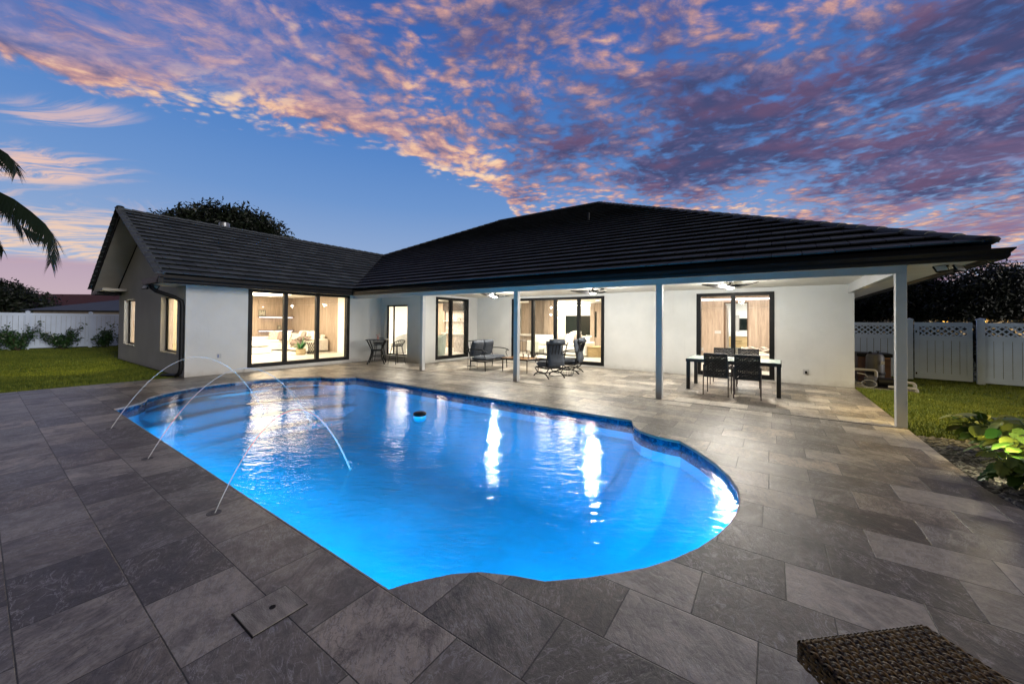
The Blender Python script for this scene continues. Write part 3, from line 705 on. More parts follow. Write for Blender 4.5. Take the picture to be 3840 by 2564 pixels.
def curtm(name, c):
    m = bpy.data.materials.new(name); m.use_nodes = True; t = NT(m.node_tree); m.node_tree.nodes.clear()
    a = t.n('ShaderNodeBsdfDiffuse'); a.inputs[0].default_value = (*c, 1); b = t.n('ShaderNodeBsdfTranslucent'); b.inputs[0].default_value = (*c, 1)
    mx = t.n('ShaderNodeMixShader'); mx.inputs[0].default_value = .55; t.l.new(a.outputs[0], mx.inputs[1]); t.l.new(b.outputs[0], mx.inputs[2])
    t.l.new(mx.outputs[0], t.n('ShaderNodeOutputMaterial').inputs[0]); return m
window('y', 3.30, -20.42, -18.75, .63, 2.29, curtain=curtm('sheer_white', (.80, .86, .92)))
window('y', 3.30, -15.50, -13.88, .60, 2.25, curtain=curtm('cream_curtain', (.85, .78, .58)))

# ------------------------------------------------------------------ roof
ZE, SL, EX = 2.70, .5, .3167
class Face:
    pass
def roof_face(o, u, w, lo, hi, V, name='roof', ucut=None, uo=0):
    """o: eave origin (x,y), u: unit along eave, w: unit uphill; lo(v), hi(v) limits along u at plan depth v"""
    b = MB(); b.uv = []
    O, U, Wd = Vector((*o, ZE)), Vector((*u, 0)), Vector((*w, SL)); N = Vector((*w, 0))*-SL+Vector((0, 0, 1)); N.normalize()
    def P_(s_, v, h): return O+U*s_+Wd*v+N*h
    k = 0; v = 0
    while v < V-1e-4:
        v1 = min(v+EX, V); va = v-.03 if k else v-.015
        la, ha, l1, h1 = lo(v), hi(v), lo(v1), hi(v1)
        off = (.5 if k % 2 else 0)+uo
        def quad(pts, vv):
            o_ = len(b.v); b.v += [tuple(P_(*p)) for p in pts]; b.uv += [(p[0]/.42+off, k, 0) for p in pts]; b.f.append(tuple(range(o_, o_+4)))
        quad([(la, va, .082), (ha, va, .082), (h1, v1, .014), (l1, v1, .014)], 0)
        quad([(la, va, .056), (ha, va, .056), (ha, va, .082), (la, va, .082)], 0)
        quad([(la, va+.16, .012), (ha, va+.16, .012), (ha, va, .056), (la, va, .056)], 0)
        v = v1; k += 1
    r_ = b.build(name, roof_m, house, True)
    ub = MB(); ub.add([P_(lo(0), 0, 0), P_(hi(0), 0, 0)]+[P_(hi(v_), v_, 0) for v_ in (V*.25, V*.515, V)]+[P_(lo(v_), v_, 0) for v_ in (V, V*.515, V*.25)], [tuple(range(8))])
    ub.build('underlay', black, r_, True)
    return r_
XR, YE, XI, XRW = 2.46, 7.85, -12.45, -17.2
VM = 9.2; XHL = -21.95
half = 4.75
def lo_s(v): return (XI-v) if v <= half+1e-6 else (XHL+v)
roof_main = roof_face((0, YE), (1, 0), (0, 1), lo_s, lambda v: XR-v, VM)
roof_wing = roof_face((XI, 0), (0, -1), (-1, 0), lambda v: -(YE+v), lambda v: -2.63, half, uo=.3)
roof_face((XHL, 0), (0, 1), (1, 0), lambda v: 2.63, lambda v: max(YE+v, 12.6) if v < half else 12.6, half)
YB = YE+2*VM
roof_face((XR, 0), (0, 1), (-1, 0), lambda v: YE+v, lambda v: YB-v, VM)
roof_face((XHL, 12.6-half), (0, 1), (1, 0), lambda v: v, lambda v: YB-v-(12.6-half), VM)
roof_face((0, YB), (-1, 0), (0, -1), lambda v: -XR+v, lambda v: -XHL-v, VM)
# ridge / hip caps: overlapping rounded tiles
def caps(p, q, step=.34, w=.125):
    p, q = Vector(p), Vector(q); L = (q-p).length; d = (q-p)/L; side = d.cross(Vector((0, 0, 1))).normalized(); upv = side.cross(d)
    b = MB(); n_ = int(L/step)+1
    for i in range(n_):
        a = p+d*(i*step-.03); c = p+d*((i+1)*step)
        ring = []
        for (o_, rr, h) in ((a, w*1.04, .026), (c, w*.98, .010)):
            ring.append([o_+side*rr*math.cos(t_)*1.15+upv*(rr*.62*math.sin(t_)+h-.02) for t_ in np.linspace(0, math.pi, 7)])
        o_ = len(b.v); b.v += [tuple(v) for v in ring[0]+ring[1]]
        b.f += [(o_+j, o_+j+1, o_+j+8, o_+j+7) for j in range(6)]+[tuple(o_+j for j in range(7))]
    b.uv = [(0.5, 0, 0)]*len(b.v)
    return b
zt = ZE+SL*VM; zw = ZE+SL*half
caps((XR-.02, YE+.06, ZE+.04), (XR-VM, YE+VM, zt)).build('hip_cap', roof_m, house, True)
caps((XHL+half, YE+half, zw), (XHL+VM, YE+VM, zt)).build('hip_cap', roof_m, house, True)
caps((XHL+VM, YE+VM, zt), (XR-VM, YE+VM, zt)).build('ridge_cap', roof_m, house, True)
caps((XRW, 2.60, zw), (XRW, YE+half, zw)).build('ridge_cap', roof_m, house, True)
caps((XI-.02, 2.62, ZE+.02), (XRW+.03, 2.62, zw), w=.085).build('rake_cap', roof_m, house, True)
caps((XHL+.02, 2.62, ZE+.02), (XRW-.03, 2.62, zw), w=.085).build('rake_cap', roof_m, house, True)
S().lathe([(0, -.055), (.07, -.045), (.125, -.01), (.14, .02), (.12, .05), (.06, .072), (0, .078)], (XR-.05, YE+.06, ZE+.05), 18).build('hip_end', roof_m, house, True)
b_ = bpy.data.objects[-1] if 0 else None
# fascia, soffits
slab('fascia', dark_gutter, (XI+.02, XR-.02, YE+.0, YE+.03, 2.53, 2.70), (XI-.03, XI, 2.66, YE+.0, 2.53, 2.70), (XR-.03, XR, YE+.03, YB, 2.53, 2.70))
def gutter(path, name='gutter', close=True):
    """K-style gutter: path is list of (x,y) of the back line, profile built outward"""
    prof = [(0, -.13), (.085, -.13), (.105, -.09), (.105, -.055), (.14, -.005), (.14, .012), (.128, .012), (.10, -.04), (.01, -.05), (0, .0)]
    b = MB(); n_ = len(prof)
    for (pp, nn) in path:
        for (u_, z) in prof: b.v.append((pp[0]+nn[0]*u_, pp[1]+nn[1]*u_, 2.615+z))
    for i in range(len(path)-1):
        b.f += [(i*n_+k, i*n_+(k+1) % n_, (i+1)*n_+(k+1) % n_, (i+1)*n_+k) for k in range(n_)]
    b.f += [tuple(range(n_)), tuple((len(path)-1)*n_+k for k in range(n_))[::-1]]
    return b.build(name, dark_gutter, house, True)
gutter([((XI, 2.56), (1, 0)), ((XI, YE), (1, -1)), ((XR+.01, YE), (1.07, -1)), ((XR+.01, YB), (1, 0))])
# soffits: front strip between beam and gutter, wing strip, right strip
slab('soffit', soffit_m, (XI+.02, 1.72, YE+.03, 8.28, 2.525, 2.545), (-13.13, XI-.03, 2.66, YE+.03, 2.525, 2.545), (1.745, XR-.03, YE+.03, 20, 2.525, 2.545), (-13.13, XI+.02, YE+.03, 8.28, 2.525, 2.545))
sf = MB()
for (x0, x1) in ((XI-.03, XRW), (XHL+.03, XRW)):
    z0, z1 = ZE-.10, zw-.10
    sf.add([(x0, 2.66, z0+.07), (x1, 2.66, z1), (x1, 3.30, z1), (x0, 3.30, z0+.07)], [(0, 1, 2, 3)])
sf.build('gable_soffit', soffit_m, house, True)
rb_ = MB()
for (x0, x1) in ((XI, XRW), (XHL, XRW)):
    rb_.add([(x0, 2.63, ZE-.14), (x0, 2.63, ZE+.01), (x1, 2.63, zw+.01), (x1, 2.63, zw-.16), (x0, 2.66, ZE-.14), (x0, 2.66, ZE+.01), (x1, 2.66, zw+.01), (x1, 2.66, zw-.16)], [(0, 1, 2, 3), (4, 7, 6, 5), (0, 3, 7, 4), (1, 5, 6, 2), (0, 4, 5, 1), (2, 6, 7, 3)])
rb_.build('rake_board', dark_gutter, house, True)
# eave returns on the gable
ret = MB()
ret.prism([(XI+.14, 2.49), (XI+.14, 2.63), (-13.98, 2.645), (-13.80, 2.50)], 'y', 2.56, 2.66)
ret.build('eave_return', dark_gutter, house, True)
slab('eave_return', soffit_m, (-13.95, XI-.03, 2.66, 3.29, 2.50, 2.52))
slab('eave_return', soffit_m, (XHL+.1, -20.0, 2.67, 3.29, 2.61, 2.70))
ret = MB(); ret.prism([(-20.85, 2.50), (-20.85, 2.60), (XHL-.05, 2.60), (XHL-.05, 2.50)], 'y', 2.63, 3.28); ret.build('eave_return', dark_gutter, house, True)
dsp = S(); dsp.tube([(-13.45, 2.66, 2.52), (-13.45, 2.67, 2.42), (-13.40, 2.75, 2.33), (-13.22, 3.1, 2.17), (-13.19, 3.22, 2.08), (-13.19, 3.24, 1.95), (-13.19, 3.24, .25), (-13.22, 3.22, .12), (-13.35, 3.18, .05), (-13.9, 3.02, .02)], .052, 10)
dsp.build('downspout', dark_gutter, house, True)
# covered patio: ceiling, beams, posts
slab('patio_ceiling', soffit_m, (-10.65, 1.72, 8.40, 12.66, ZC, 2.74), (-13.13, -10.65, 8.40, 9.53, ZC, 2.74))
slab('beam', trim, (-13.13, 1.735, 8.28, 8.40, 2.41, 2.535)); slab('beam', trim, (1.60, 1.72, 8.40, 12.66, 2.40, 2.62)); slab('beam', trim, (-13.13, 1.735, 8.282, 8.398, 2.535, 2.62))
for x in (-9.385, -5.69, -2.02, 1.61):
    b = MB(); b.box(x, x+.125, 8.275, 8.405, 0, 2.41, None, .006); b.build('post', trim, house, True)
# vents on the roof
v = S(); v.lathe([(.09, 0), (.09, .25), (.17, .25), (.17, .46), (.15, .48), (.0, .48)], (-17.45, 5.5, 4.85), 16); v.build('roof_vent', M_('galvanised', (.28, .29, .30), .35, .2, 8, 60, 0, metal=.6), house, True)
v = S(); v.lathe([(.04, 0), (.04, .30), (0, .30)], (-5.8, 13.5, 5.52), 10); v.build('roof_vent', roof_m, house, True)
v = S(); v.lathe([(.10, 0), (.10, .02), (.07, .10), (0, .12)], (-17.55, 5.75, 4.95), 10); v.build('roof_vent', dark_gutter, house, True)
# outlets outside
for (q, nm) in (((-13.13, -13.11, 4.02, 4.12, .47, .60), 0), ((.69, .82, 12.645, 12.66, .26, .40), 0)):
    o = slab('outlet', trim, q)
slab('outlet_cover', black, (.735, .775, 12.60, 12.65, .29, .35)); slab('outlet_cover', M_('blue_plug', (.1, .14, .3), .5), (-13.12, -13.10, 4.03, 4.055, .49, .58))

# drain channel along the post line
dr = MB(); dr.box(-13.05, 1.72, 8.20, 8.225, -.01, .0025); dr.build('drain', mat('drain_black', (.006, .006, .006), .7)); d_ = bpy.data.objects['drain']; struct(d_)

# ------------------------------------------------------------------ lights of the house
for (x, y) in ((-7.8, 10.17), (-4.24, 10.22), (-.86, 10.17)):
    lamp('POINT', (x, y, 2.36), 190, (1, .95, .86), .09); lamp('AREA', (x, y, 2.395), 48, (1, .94, .84), .15, (0, 0, -1))
WARMW = (1, .83, .62)
for (x, y, p, c, w_) in ((-14.3, 11.5, 150, (1, .88, .74), 1.6), (-15, 14.0, 110, WARMW, 1.4), (-7.6, 14.6, 190, (1, .87, .70), 2.0), (-10.3, 18.6, 190, (1, .87, .70), 2.0), (-6, 18.2, 130, WARMW, 1.6), (-1.0, 15.2, 160, (1, .84, .70), 1.8), (-.9, 19.6, 90, (1, .97, .93), 1.0)):
    lamp('AREA', (x, y, 2.72), p*1.7, c, w_, (0, 0, -1), shape='SQUARE')
lamp('AREA', (-19.6, 4.3, 2.70), 70, (.86, .93, 1), .8, (0, -.2, -1)); lamp('AREA', (-14.7, 4.3, 2.70), 60, (1, .88, .66), .8, (0, -.2, -1))  # extra lamps added by the gable windows to brighten the curtains
# ================================================================== GARDEN AND POOL THINGS
F3 = Vector((-.5702, .8216, 0)); R3 = Vector((.8216, .5702, 0))
def AF(a, f_, z=0): return R3*a+F3*f_+Vector((0, 0, z))
# --- left fence (runs along Y at X=-30.5)
def fence_left():
    T_ = thing('privacy_fence', 'long plain white vinyl fence behind the left lawn shrubs', 'fence', (-30.5, 0, 0))
    ys = [-8.4, -6.15, -3.9, -1.65, .6+.95, 3.65, 5.9, 8.15, 10.4]
    for y in ys:
        b = MB(); b.box(-.065, .065, y-.065, y+.065, 0, 1.86); b.box(-.085, .085, y-.085, y+.085, 1.86, 1.89)
        b.add([(-.085, y-.085, 1.89), (.085, y-.085, 1.89), (.085, y+.085, 1.89), (-.085, y+.085, 1.89), (0, y, 1.95)], [(0, 1, 4), (1, 2, 4), (2, 3, 4), (3, 0, 4)])
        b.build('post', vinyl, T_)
    for i in range(len(ys)-1):
        y0, y1 = ys[i]+.066, ys[i+1]-.066
        b = MB(); b.box(-.03, .03, y0, y1, 1.68, 1.82); b.box(-.03, .03, y0, y1, .06, .20)
        y = y0
        while y < y1-.01: yy = min(y+.165, y1); b.box(-.012, .012, y+.003, yy-.003, .2, 1.68); y += .168
        b.build('fence_panel', vinyl, T_)
fence_left()
# --- right fence with gate, along a line
P0, P1 = Vector((1.80, 16.16, 0)), Vector((12.5, 14.35, 0)); FD = (P1-P0).normalized(); FA = math.atan2(FD.y, FD.x)
def lattice(b, x0, x1, z0, z1, w=.035, p=.14):
    n_ = int((x1-x0+z1-z0)/p)+1
    for k in range(n_):
        s_ = x0-(z1-z0)+k*p
        for (ax, az, bx, bz, yy) in ((s_, z0, s_+(z1-z0), z1, -.008), (s_+(z1-z0), z0, s_, z1, .008)):
            # clip to the frame
            pts = []
            for (xa, za, xb, zb) in ((ax, az, bx, bz),):
                t0, t1 = 0., 1.; dx = xb-xa
                for lim, sg in ((x0, 1), (x1, -1)):
                    da_, db = (xa-lim)*sg, (xb-lim)*sg
                    if da_ < 0 and db < 0: t0 = 2
                    elif da_ < 0: t0 = max(t0, -da_/(db-da_))
                    elif db < 0: t1 = min(t1, da_/(da_-db))
                if t1 > t0+.02: b.bar((xa+dx*t0, yy, za+(zb-za)*t0), (xa+dx*t1, yy, za+(zb-za)*t1), w, .007, (0, 1, 0))
def fpost(T_, x, h=1.80, w=.13):
    b = MB(); b.box(x-w/2, x+w/2, -w/2, w/2, 0, h-.06); b.box(x-w/2-.015, x+w/2+.015, -w/2-.015, w/2+.015, h-.06, h-.035)
    c = w/2+.015; b.add([(x-c, -c, h-.035), (x+c, -c, h-.035), (x+c, c, h-.035), (x-c, c, h-.035), (x, 0, h+.01)], [(0, 1, 4), (1, 2, 4), (2, 3, 4), (3, 0, 4)])
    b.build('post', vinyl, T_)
def fpanel(T_, x0, x1, gate=False):
    b = MB()
    if gate:
        b.box(x0, x0+.10, -.02, .02, .05, 1.68); b.box(x1-.10, x1, -.02, .02, .05, 1.68); xa, xb = x0+.10, x1-.10
        b.box(xa, xb, -.02, .02, 1.56, 1.68); b.box(xa, xb, -.02, .02, 1.16, 1.30); b.box(xa, xb, -.02, .02, .05, .22)
        z0, z1, zb, zt_ = 1.30, 1.56, .22, 1.16
    else:
        xa, xb = x0, x1; b.box(xa, xb, -.025, .025, 1.57, 1.67); b.box(xa, xb, -.025, .025, 1.18, 1.31); b.box(xa, xb, -.025, .025, .04, .18)
        z0, z1, zb, zt_ = 1.31, 1.57, .18, 1.18
    x = xa
    while x < xb-.01: xx = min(x+.15, xb); b.box(x+.003, xx-.003, -.008, .008, zb, zt_); x += .153
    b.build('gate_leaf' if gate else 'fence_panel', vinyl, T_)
    c = MB(); lattice(c, xa, xb, z0, z1); c.build('lattice', vinyl, T_)
Tf = thing('lattice_fence', 'white vinyl fence with lattice top on the right, around the gate', 'fence', P0[:], FA)
pp = [0.0, 1.60, 2.93, 5.35, 7.8, 10.2]
for x in pp: fpost(Tf, x, w=.14 if x in (1.60, 2.93) else .12)
for i, (a, b) in enumerate(zip(pp[:-1], pp[1:])):
    if i != 1: fpanel(Tf, a+.07, b-.07)
Tg = thing('garden_gate', 'white vinyl garden gate with lattice window between two fence posts', 'gate', (P0+FD*1.70)[:], FA)
fpanel(Tg, 0, 1.09, True)
for z in (.16, 1.38): b = MB(); b.box(.02, .05, -.035, -.021, z, z+.06); b.build('hinge', black, Tg)

# --- leafy shrubs and trees
def leafcloud(name, parent, m, pts, size, seed, up_=.35, quad=True, jit=.5):
    """one mesh of leaf faces at pts (k,3)"""
    g = np.random.default_rng(seed); k = len(pts)
    n = g.normal(size=(k, 3)); n[:, 2] += up_; n /= np.linalg.norm(n, axis=1)[:, None]
    a = np.cross(n, g.normal(size=(k, 3))); a /= np.linalg.norm(a, axis=1)[:, None]; c = np.cross(n, a)
    L = size*g.uniform(.6, 1.3, k)[:, None]; w = L*g.uniform(.32, .5, k)[:, None]
    V = np.stack([pts-a*L*.5, pts+c*w*.5-a*L*.02+n*L*.06, pts+a*L*.5, pts-c*w*.5-a*L*.02+n*L*.06], 1)
    F = np.arange(k*4).reshape(-1, 4); t_ = np.repeat(g.uniform(0, 1, k), 4)
    o = fastmesh(name, V.reshape(-1, 3), F, m, t_); o.parent = parent; return o
def tree(label, loc, blobs, leaves, size, seed, trunk_r=.18, group=None, cat='tree', name='broadleaf_tree', clump=.5, mat_=None, limb=True, base_z=-.03):
    """blobs: (x,y,z,rx,ry,rz) relative to loc"""
    g = np.random.default_rng(seed); T_ = thing(name, label, cat, loc, 0, group)
    zmin = min(b[2]-b[5] for b in blobs)
    tr = S(); cz = np.mean([b[2] for b in blobs])
    top = Vector((np.mean([b[0] for b in blobs]), np.mean([b[1] for b in blobs]), cz))
    tr.tube([(0, 0, base_z), (.06, .04, top.z*.25), (top.x*.4, top.y*.4, top.z*.6), tuple(top)], [trunk_r*1.3, trunk_r, trunk_r*.75, trunk_r*.3], 8)
    if limb:
        for b in blobs[:9]:
            tr.tube([(top.x*.3, top.y*.3, top.z*.5), (b[0]*.6+top.x*.1, b[1]*.6+top.y*.1, top.z*.55+b[2]*.2), (b[0], b[1], b[2])], [trunk_r*.5, trunk_r*.3, trunk_r*.1], 6)
    tr.build('trunk', bark, T_)
    vol = np.array([b[3]*b[4]*b[5] for b in blobs])**.75; cnt = (vol/vol.sum()*leaves).astype(int); out = []
    for b, n_ in zip(blobs, cnt):
        m_ = max(6, int(n_/38)); cc = g.normal(size=(m_, 3)); cc /= np.linalg.norm(cc, axis=1)[:, None]; cc *= (g.uniform(.35, 1.08, m_)**.6)[:, None]
        cc = cc*np.array(b[3:6])+np.array(b[:3])
        which = g.integers(0, m_, n_); out.append(cc[which]+g.normal(size=(n_, 3))*clump*np.array([1, 1, .7]))
    leafcloud('crown', T_, mat_ or leaf_dark, np.concatenate(out), size, seed+1)
    return T_
def blobs_in(rx, ry, z0, z1, n_, r0, r1, seed):
    g = random.Random(seed); out = []
    for i in range(n_):
        a = g.uniform(0, math.tau); q = g.uniform(0, 1)**.5; z = z0+(z1-z0)*g.random(); r = g.uniform(r0, r1)
        k = 1-.5*((z-z0)/(z1-z0+1e-9))
        out.append((rx*q*math.cos(a)*k, ry*q*math.sin(a)*k, z, r, r, r*.8))
    return out
# big tree behind the wing
p = Vector((-1.22*30, .371*30, 0))
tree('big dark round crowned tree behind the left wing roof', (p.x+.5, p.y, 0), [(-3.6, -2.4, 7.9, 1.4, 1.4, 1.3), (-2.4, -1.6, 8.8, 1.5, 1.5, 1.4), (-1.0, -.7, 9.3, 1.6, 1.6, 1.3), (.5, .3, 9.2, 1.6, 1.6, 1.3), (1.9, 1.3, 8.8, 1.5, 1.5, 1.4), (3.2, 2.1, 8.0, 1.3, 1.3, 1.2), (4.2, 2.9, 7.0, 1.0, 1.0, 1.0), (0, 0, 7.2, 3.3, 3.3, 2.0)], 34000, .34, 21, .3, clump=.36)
p = Vector((-1.077*32, .47*32, 0))
tree('small dark treetop just showing at the right end of the wing ridge', (p.x, p.y, 0), [(0, 0, 7.0, 1.6, 1.6, 1.7), (-1, 0, 6.2, 1.2, 1.2, 1.2)], 1800, .28, 22, .2, clump=.3)
# trees left
p = Vector((-1.68*46, .051*46, 0))
tree('dark low tree with layered branches at the far left', (p.x, p.y, 0), [(-4, -3, 4.2, 4, 4, 2.6), (-1.5, -1, 4.5, 3.2, 3.2, 2.2), (1.5, 1, 3.2, 2.6, 2.6, 1.8), (-6, -4, 5.4, 3, 3, 1.6), (3.6, 2.5, 2.2, 2, 2, 1.2)], 16000, .40, 23, .3, clump=.42)
hz = thing('clipped_hedge', 'low dark clipped hedge just above the left fence', 'hedge', (-1.60*42, .10*42, 0))
g = np.random.default_rng(5); hp = np.c_[g.uniform(-8, 7, 9000), g.uniform(-1.2, 1.2, 9000), g.uniform(0, 1, 9000)**.5*2.15]; hp[:, 0], hp[:, 1] = hp[:, 0]*.82-hp[:, 1]*.57, hp[:, 0]*.57+hp[:, 1]*.82
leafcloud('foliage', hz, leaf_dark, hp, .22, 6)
# far tree line left (reads as one mass)
g = np.random.default_rng(8); k = 16000; aa = g.uniform(-115, -70, k); ff = g.uniform(66, 72, k); h_ = 3.4+1.2*np.sin(aa*.35)+.7*np.sin(aa*1.3+1)
zz_ = g.uniform(0, 1, k)**.6*h_
pts = aa[:, None]*np.array(R3)+ff[:, None]*np.array(F3); pts[:, 2] = zz_
o_ = leafcloud('distant_trees', None, leaf_dark, pts, .6, 9); tag(o_, 'distant dark tree line on the left horizon', 'tree line', kind='stuff')
# right hedge trees
rts = [(.375, 30, 5.4), (.46, 27, 5.6), (.555, 25, 5.7), (.65, 27, 6.0), (.30, 36, 6.2), (.75, 30, 6.4), (.85, 27, 6.2)]
rl = ['dark bushy tree over the right fence, beside the house corner', 'dark bushy tree over the garden gate', 'dark tree at the right edge above the lattice fence', 'dark tree outermost on the right behind the lattice fence', 'dark tree seen under the right eave, mostly behind the house', 'dark tree beyond the right end of the fence', 'dark tree far out on the right past the fence']
for i, (tx, f_, h_) in enumerate(rts):
    f__ = f_; q = AF(f__*(tx+.50), f__)
    # tx measured as slope a/f; shifted below
    a_ = {0: .93, 1: 1.08, 2: 1.24, 3: 1.40, 4: .84, 5: 1.58, 6: 1.78}[i]
    q = AF(a_*f_, f_)
    bl = blobs_in(2.6, 2.6, 2.6, h_-1.0, 11, 1.1, 1.7, 30+i)+[(0, 0, 3.2, 2.8, 2.8, 1.4), (0, 0, h_-1.2, 1.7, 1.7, 1.2)]
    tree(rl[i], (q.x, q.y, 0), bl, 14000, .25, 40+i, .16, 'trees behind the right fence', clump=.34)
# --- shrubs by the left fence
def shrub(label, loc, seed, w, h, n_=9):
    g = random.Random(seed); T_ = thing('leafy_shrub', label, 'shrub', loc, 0, 'shrubs along the left fence'); st = S(); pts = []
    for i in range(n_):
        a = g.uniform(0, math.tau); r = g.uniform(.25, 1)*w; hh = h*g.uniform(.45, 1)*(1.05-.35*r/w)
        if i == 0: a = g.choice((1.4, 1.8)); r = w*.7; hh = h
        tip = Vector((r*math.cos(a)*.7, r*math.sin(a), hh)); mid = tip*.5+Vector((0, 0, hh*.05))
        st.tube([(0, 0, -.03), tuple(mid*.7), tuple(tip)], [.018, .012, .006], 5)
        for k_ in range(64):
            t_ = g.uniform(.22, 1.05); c = (mid*.7).lerp(tip, (t_-.35)/.65) if t_ > .35 else (mid*.7)*(t_/.35)
            pts.append(c+Vector([g.gauss(0, .085) for _ in range(3)]))
    st.build('stems', bark, T_); leafcloud('leaves', T_, leaf_shrub, np.array([tuple(p) for p in pts]), .145, seed, .8)
shrub('dark green shrub leaning right, leftmost against the white fence', (-29.6, 1.25, 0), 1, .95, 1.35, 17)
shrub('dark green shrub in the middle of the left fence, pointed top', (-29.6, 2.65, 0), 2, .85, 1.20, 16)
shrub('rounded dark green shrub next to the gable wall', (-29.6, 4.05, 0), 3, .55, 1.28, 15)
shrub('small dark shrub half hidden by the gable wall corner', (-29.5, 4.85, 0), 4, .45, 1.0, 9)
shrub('low dark green shrub cut by the left picture edge', (-29.6, .45, 0), 5, .5, .75, 8)
# --- palm
def palm():
    c = Vector((-15.61, -1.1, 4.45)); T_ = thing('palm_tree', 'palm tree at the left edge with drooping dark fronds', 'palm', (c.x, c.y, 0))
    tr = S(); tr.tube([(0, 0, -.03), (.03, .02, 1.2), (.02, .0, 2.6), (0, 0, c.z)], [.22, .15, .13, .11], 12); tr.build('trunk', bark, T_)
    pre = [[(-15.5, -1.0, 4.7), (-14.9, -.6, 4.75), (-14.21, -.13, 4.52), (-13.62, .28, 4.27), (-13.38, .45, 4.13), (-13.08, .66, 3.87), (-12.83, .84, 3.61), (-12.66, .95, 3.35), (-12.64, .97, 3.04), (-12.69, .93, 2.78)],
           [(-15.5, -1.0, 4.75), (-14.9, -.6, 5.05), (-14.23, -.14, 5.25), (-13.64, .27, 5.2), (-13.5, .36, 5.10), (-13.38, .45, 4.92), (-13.34, .48, 4.72)]]
    g = random.Random(3)
    for k in range(9):
        a = math.tau*k/9+.9
        if abs((a-.61+math.pi) % math.tau-math.pi) < .45: continue
        dx, dy = math.cos(a), math.sin(a); L = g.uniform(1.9, 2.5); pre.append([(c.x+dx*L*s_, c.y+dy*L*s_, c.z+.35+1.1*s_-g.uniform(2.0, 2.6)*s_*s_) for s_ in np.linspace(0, 1, 8)])
    for q, cr in enumerate(pre):
        P_ = [Vector(p)-Vector((c.x, c.y, 0)) for p in cr]
        b = MB(); b.tube(P_, [.022*(1-i/len(P_))+.004 for i in range(len(P_))], 5)
        seg = [(P_[i+1]-P_[i]).length for i in range(len(P_)-1)]; tot = sum(seg); N_ = int(tot*48)
        for i in range(4, N_+1):
            s_ = i/N_*tot; j = 0
            while j < len(seg)-1 and s_ > seg[j]: s_ -= seg[j]; j += 1
            p = P_[j].lerp(P_[j+1], min(1, s_/seg[j])); d_ = (P_[j+1]-P_[j]).normalized(); side = d_.cross(Vector((0, 0, 1))).normalized()
            fr = i/N_; ll = (.66 if q else .72)*(1-.55*abs(fr-.45)*1.2)*g.uniform(.8, 1.1)*(1 if fr < .93 else .75)
            for sg in (1, -1):
                o_ = (side*sg*.55+d_*(.35+.3*fr)+Vector((0, 0, -.85+g.uniform(-.25, .2)))).normalized(); w_ = .021
                m_ = p+o_*ll*.5+Vector((0, 0, .03)); e_ = p+o_*ll+Vector((0, 0, -.06*ll))
                b.add([p-d_*w_*.5, p+d_*w_*.5, m_+d_*w_, m_-d_*w_, e_], [(0, 1, 2, 3), (3, 2, 4)])
        b.build('frond', leaf_palm, T_)
palm()
# --- monstera-like broad leaf plants on the right bed
def broadleaf(label, loc, seed, n_, rad, h, size):
    g = random.Random(seed); T_ = thing('broadleaf_plant', label, 'plant', loc, 0, 'broad leaved plants in the right bed')
    st = S(); lf = []; 
    for i in range(n_):
        a = g.uniform(0, math.tau); r = rad*g.uniform(.25, 1); hh = h*g.uniform(.35, 1)
        tip = Vector((r*math.cos(a), r*math.sin(a), hh)); st.tube([(0, 0, -.02), (tip.x*.4, tip.y*.4, hh*.75), tuple(tip)], [.012, .009, .006], 6)
        L = size*g.uniform(.7, 1.15); out = Vector((math.cos(a+g.uniform(-.6, .6)), math.sin(a+g.uniform(-.6, .6)), g.uniform(-.75, .1))).normalized()
        side = out.cross(Vector((0, 0, 1))).normalized(); nr = side.cross(out)
        roll = g.uniform(-.5, .5); side, nr = side*math.cos(roll)+nr*math.sin(roll), nr*math.cos(roll)-side*math.sin(roll)
        b = []; N_ = 9
        lobes = g.random() < .6
        V_, F_ = [], []
        for k in range(N_+1):
            s_ = k/N_; w_ = L*.46*math.sin(math.pi*min(1, s_*.93+.07))**.62*(1-.25*s_)
            if lobes and k % 2 and 1 < k < N_: w_ *= .62
            drop = -.22*L*s_*s_
            for j in (-1, -.5, 0, .5, 1):
                V_.append(tip+out*(s_-.12)*L*1.0+side*j*w_+nr*(.10*L*abs(j)-.0)+Vector((0, 0, drop-(.06*L if abs(j) == 1 else 0))))
        for k in range(N_):
            for j in range(4): o_ = k*5+j; F_.append((o_, o_+1, o_+6, o_+5))
        lf.append((V_, F_, g.random()))
    V_, F_, t_ = [], [], []
    for v_, f_, c_ in lf: o_ = len(V_); V_ += [tuple(x) for x in v_]; F_ += [tuple(o_+i for i in q) for q in f_]; t_ += [c_]*len(v_)
    st.build('stems', leaf_big, T_); o_ = fastmesh('leaves', np.array(V_), np.array(F_), leaf_big, np.array(t_)); o_.parent = T_; o_.data.polygons.foreach_set('use_smooth', [True]*len(F_))
broadleaf('big glossy leaved plant nearest the patio post, standing in dark pebbles', (2.22, 7.25, 0), 4, 34, .34, .48, .19)
broadleaf('broad leaved plant beside the pebbles, second from the patio post', (2.50, 7.05, 0), 5, 34, .36, .52, .20)
broadleaf('yellow green lamp lit plant directly behind the garden spotlight', (2.27, 6.66, 0), 6, 34, .30, .36, .17)
broadleaf('low broad leaved plant in front of the garden spotlight', (2.10, 5.92, 0), 7, 26, .24, .24, .14)
broadleaf('broad leaved plant cut by the right picture edge', (2.60, 6.45, 0), 8, 26, .34, .45, .19)
broadleaf('tall broad leaved plant between the lamp lit one and the lawn', (2.48, 6.78, 0), 12, 34, .30, .46, .18)
broadleaf('broad leaved plant closest to the lawn edge', (2.62, 7.55, 0), 13, 28, .32, .42, .18)
